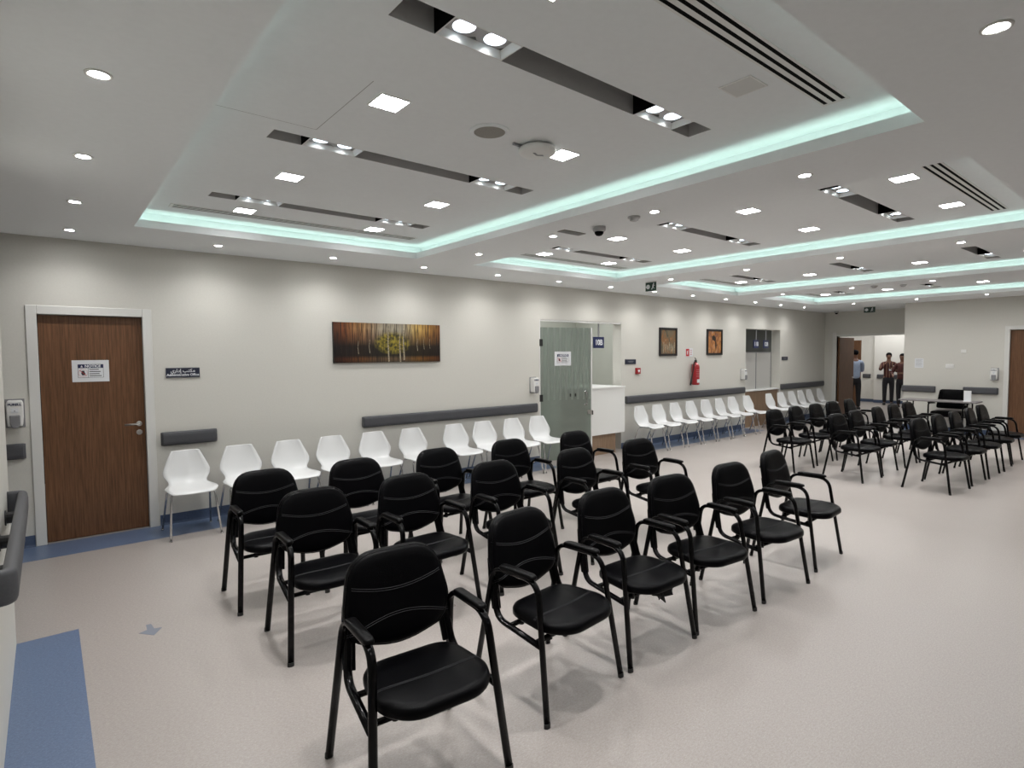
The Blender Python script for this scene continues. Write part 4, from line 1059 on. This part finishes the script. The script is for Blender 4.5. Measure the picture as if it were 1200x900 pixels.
for (grp, xs, ref) in (('white shell chairs between the brown door and the glass door', WX, 'from the brown door'),
                       ('white shell chairs under the framed pictures', WX2, 'from the white counter'),
                       ('white shell chairs in the far corner', WX3, 'in the far corner group')):
    for k, x in enumerate(xs):
        lab = 'white moulded shell chair by the long wall, %s %s' % (ORD[k], ref)
        y = 6.235 + rnd.uniform(-.012, .012); a = R(rnd.uniform(-3, 3))
        if first: shell.location = (x, y, 0); shell.rotation_euler = (0, 0, 0); tag(shell, lab, None, grp); first = False
        else: dup(shell, (x, y, 0), a, lab, grp)

# ------------------------------------------------------------------ table, office chair and holder by the far wall
t = thing('folding_table', 'long grey topped table with thin legs before the far wall', 'table', (14.05, 3.48, 0), 0)
rbox('table_top', (-.24, -.65, .705), (.24, .65, .730), 'tabletop', t, .006)
for sy in (-1, 1):
    bm = B(); tube(bm, fillet([(-.19, sy * .50, .70), (-.19, sy * .50, .02), (.19, sy * .50, .02), (.19, sy * .50, .70)], .03), .012, n=8); mesh_obj('leg_frame', bm, 'bframe', t, smooth=True)
bm = B(); tube(bm, [(-.0, -.5, .40), (-.0, .5, .40)], .010, n=8); mesh_obj('stretcher', bm, 'bframe', t)
t = thing('office_chair', 'black high backed armchair standing behind the grey table', 'chair', (14.50, 3.43, 0), R(-90))
t.scale = (1.12, 1, 1)
out = rounded([(-.19, .40), (.19, .40), (.235, 0), (-.235, 0)], [.05] * 4)
bm = B(); cushion(bm, out, [(.9, -.03), (1, -.02), (1, .015), (.93, .03), (.5, .036)], lambda u, v, w: Vector((u, .20 + .12 * v - w, .50 + v + .02))); mesh_obj('backrest', bm, 'leather', t, smooth=True)
out = rounded([(-.235, .22), (.235, .22), (.235, -.24), (-.235, -.24)], [.06] * 4)
bm = B(); cushion(bm, out, [(.9, -.05), (1, -.03), (1, .02), (.93, .04), (.5, .045)], lambda u, v, w: Vector((u, v, .44 + w))); mesh_obj('seat', bm, 'leather', t, smooth=True)
for s in (-1, 1):
    bm = B(); tube(bm, fillet([(s * .26, .22, .62), (s * .26, -.22, .64), (s * .26, -.24, .03), (s * .26, .24, .02)], .05), .013, n=8); mesh_obj('arm_frame', bm, 'bframe', t, smooth=True)
    bm = B(); box(bm, (s * .26 - .022, -.19, .64), (s * .26 + .022, .18, .665)); mesh_obj('arm_pad', bm, 'pad', t)
bm = B(); box(bm, (-.25, -.12, .36), (.25, .16, .39)); mesh_obj('seat_pan', bm, 'bframe', t)
t = thing('document_holder', 'upright white document holder standing on the grey table', 'document holder', (14.05, 3.02, .730), R(-90))
bm = B(); box(bm, (-.055, -.01, 0), (.055, -.006, .20)); mesh_obj('front_sheet', bm, 'paper', t)
bm = B(); box(bm, (-.06, -.05, 0), (.06, .05, .006)); box(bm, (-.06, -.006, .006), (.06, -.002, .21)); mesh_obj('acrylic_stand', bm, 'wplastic', t)

# ------------------------------------------------------------------ people in the corridor
def skin_mesh(name, verts, edges, mat, parent, root=0, sub=2):
    """verts: (x, y, z, rx, ry)"""
    me = bpy.data.meshes.new(name); me.from_pydata([v[:3] for v in verts], edges, []); me.update()
    me.materials.append(M[mat]); o = bpy.data.objects.new(name, me); COL.objects.link(o); o.parent = parent
    bm_ = bmesh.new(); bm_.from_mesh(me); ly = bm_.verts.layers.skin.verify()
    bm_.verts.ensure_lookup_table()
    for i, v in enumerate(verts):
        bm_.verts[i][ly].radius = (v[3], v[4] if len(v) > 4 else v[3]); bm_.verts[i][ly].use_root = (i == root)
    bm_.to_mesh(me); bm_.free()
    sk = o.modifiers.new('skin', 'SKIN'); sk.use_smooth_shade = True
    ss = o.modifiers.new('sub', 'SUBSURF'); ss.levels = sub; ss.render_levels = sub
    return o
def person(label, loc, rz, h, shirt, Lel, Lha, Rel, Rha, badge=False):
    """front is -y; +x is the person's left. elbow / hand positions in metres for h = 1.75"""
    t = thing('person', label, 'person', loc, rz); t.scale = (h / 1.75,) * 3
    V = []; E = []
    def chain(pts, frm=None):
        idx = []
        for p in pts:
            V.append(p); idx.append(len(V) - 1)
            if frm is not None: E.append((frm, len(V) - 1))
            frm = len(V) - 1
        return idx
    c = chain([(0, 0, .95, .10, .085), (0, .0, 1.10, .11, .09), (0, .005, 1.28, .13, .095), (0, .01, 1.42, .10, .07), (0, 0, 1.50, .052, .052), (0, -.012, 1.58, .066, .075), (0, -.012, 1.655, .074, .086), (0, -.005, 1.715, .050, .058)])
    for s, el, ha in ((1, Lel, Lha), (-1, Rel, Rha)):
        sh = chain([(s * .17, .01, 1.40, .050)], c[3])
        a = chain([(*el, .036), (*[(e * .45 + q * .55) for e, q in zip(el, ha)], .032), (*ha, .022)], sh[0])
        d = (Vector(ha) - Vector(el)).normalized(); side = d.cross(Vector((0, 1, 0)));
        if side.length < .2: side = d.cross(Vector((0, 0, 1)))
        side.normalize(); pm = Vector(ha) + d * .05
        pa = chain([(*pm, .026, .018)], a[2])
        for q, ln in ((-1.5, .060), (-.5, .075), (.5, .078), (1.5, .068)):
            b0 = pm + side * (q * .013) + d * .03; b1 = b0 + d * ln * .5; b2 = b1 + (d * .6 + Vector((0, -.35, -.2))).normalized() * ln * .45
            chain([(*b0, .009), (*b1, .0085), (*b2, .007)], pa[0])
        b0 = Vector(ha) + d * .02 - side * .026; chain([(*b0, .010), (*(b0 + d * .035 - side * .016), .009)], a[2])
        hp = chain([(s * .095, 0, .88, .085)], c[0]); chain([(s * .10, .0, .50, .055), (s * .10, .02, .28, .052), (s * .10, .02, .09, .036), (s * .105, -.04, .045, .036), (s * .112, -.13, .035, .032)], hp[0])
    skin_mesh('body', V, E, 'skin', t)
    # face details
    bm = B()
    prism(bm, [(-.014, 1.595), (.014, 1.595), (.009, 1.64), (-.009, 1.64)], -.112, -.080, 'Y')
    mesh_obj('nose', bm, 'skin', t, smooth=True)
    for s in (-1, 1):
        bm = B(); bmesh.ops.create_uvsphere(bm, u_segments=10, v_segments=8, radius=.009, matrix=Matrix.Translation((s * .030, -.084, 1.655))); mesh_obj('eye', bm, 'ink', t, smooth=True)
        bm = B(); bmesh.ops.create_uvsphere(bm, u_segments=10, v_segments=8, radius=.024, matrix=Matrix.Translation((s * .076, 0, 1.635)) @ Matrix.Diagonal((.4, .8, 1.2, 1))); mesh_obj('ear', bm, 'skin', t, smooth=True)
    bm = B(); box(bm, (-.024, -.096, 1.572), (.024, -.082, 1.580)); mesh_obj('mouth', bm, pmat('lips', (.14, .04, .035), .5), t)
    bm = B(); bmesh.ops.create_uvsphere(bm, u_segments=20, v_segments=14, radius=.1, matrix=Matrix.Translation((0, .008, 1.685)) @ Matrix.Diagonal((.86, 1.02, .86, 1)))
    for v in bm.verts:
        if v.co.y < -.045 and v.co.z < 1.70: v.co.y = -.045 + (v.co.y + .045) * .1
        if v.co.z < 1.62: v.co.z = 1.62 + (v.co.z - 1.62) * .3; v.co.x *= .8
    mesh_obj('hair', bm, 'hair', t, smooth=True)
    # shirt
    V2 = [(0, 0, .88, .158, .128), (0, 0, 1.0, .156, .124), (0, .0, 1.12, .150, .115), (0, .005, 1.28, .160, .120), (0, .01, 1.41, .118, .088), (0, .005, 1.475, .066, .062)]
    E2 = [(0, 1), (1, 2), (2, 3), (3, 4), (4, 5)]
    for s, el, ha in ((1, Lel, Lha), (-1, Rel, Rha)):
        k = len(V2); ww = [(e * .22 + q * .78) for e, q in zip(el, ha)]
        V2 += [(s * .175, .01, 1.395, .070), (*[(a_ + b_) / 2 for a_, b_ in zip((s * .185, .01, 1.37), el)], .060), (*el, .054), (*ww, .040)]; E2 += [(4, k), (k, k + 1), (k + 1, k + 2), (k + 2, k + 3)]
    skin_mesh('shirt', V2, E2, shirt, t)
    V3 = [(0, 0, 1.02, .140, .108), (0, 0, .90, .130, .11)]; E3 = [(0, 1)]
    for s in (-1, 1):
        k = len(V3); V3 += [(s * .098, 0, .80, .098, .092), (s * .102, 0, .50, .072), (s * .102, .015, .28, .064), (s * .102, .02, .07, .056)]; E3 += [(1, k), (k, k + 1), (k + 1, k + 2), (k + 2, k + 3)]
    skin_mesh('trousers', V3, E3, 'trousers', t)
    for s in (-1, 1):
        bm = B(); out = rounded([(s * .11 - .045, .07), (s * .11 + .045, .07), (s * .118 + .048, -.17), (s * .118 - .040, -.18)], [.03, .03, .045, .045])
        cushion(bm, out, [(1, 0), (1, .02), (.96, .05), (.7, .085), (.4, .09)], lambda u, v, w: Vector((u, v, w))); mesh_obj('shoe', bm, 'rubber', t, smooth=True)
    if badge:
        bm = B(); box(bm, (.01, -.135, 1.16), (.075, -.128, 1.25)); mesh_obj('badge', bm, 'paper', t)
        bm = B(); tube(bm, [(-.06, -.06, 1.47), (.03, -.125, 1.25), (.06, -.12, 1.30), (.07, -.06, 1.47)], .006, n=6); mesh_obj('lanyard', bm, 'rubber', t)
    return t
# fold: arms crossed in front
person('person in light blue shirt and black trousers seen from behind, arms folded', (18.9, 6.80, 0), R(126), 1.78, 'shirt_blue',
       (.24, -.14, 1.13), (-.04, -.25, 1.17), (-.24, -.14, 1.13), (.05, -.235, 1.22))
person('person in dark red striped shirt with white badge, hand raised to face', (21.3, 6.66, 0), R(-70), 1.69, 'striped',
       (.28, -.06, 1.12), (.10, -.20, 1.20), (-.25, -.16, 1.18), (-.05, -.17, 1.46), badge=True)
person('person in maroon shirt half hidden behind the far wall corner', (20.6, 6.07, 0), R(-100), 1.66, 'maroon',
       (.27, -.05, 1.12), (.10, -.20, 1.12), (-.28, -.08, 1.12), (-.16, -.24, 1.06))
for o in (arm,):
    pass
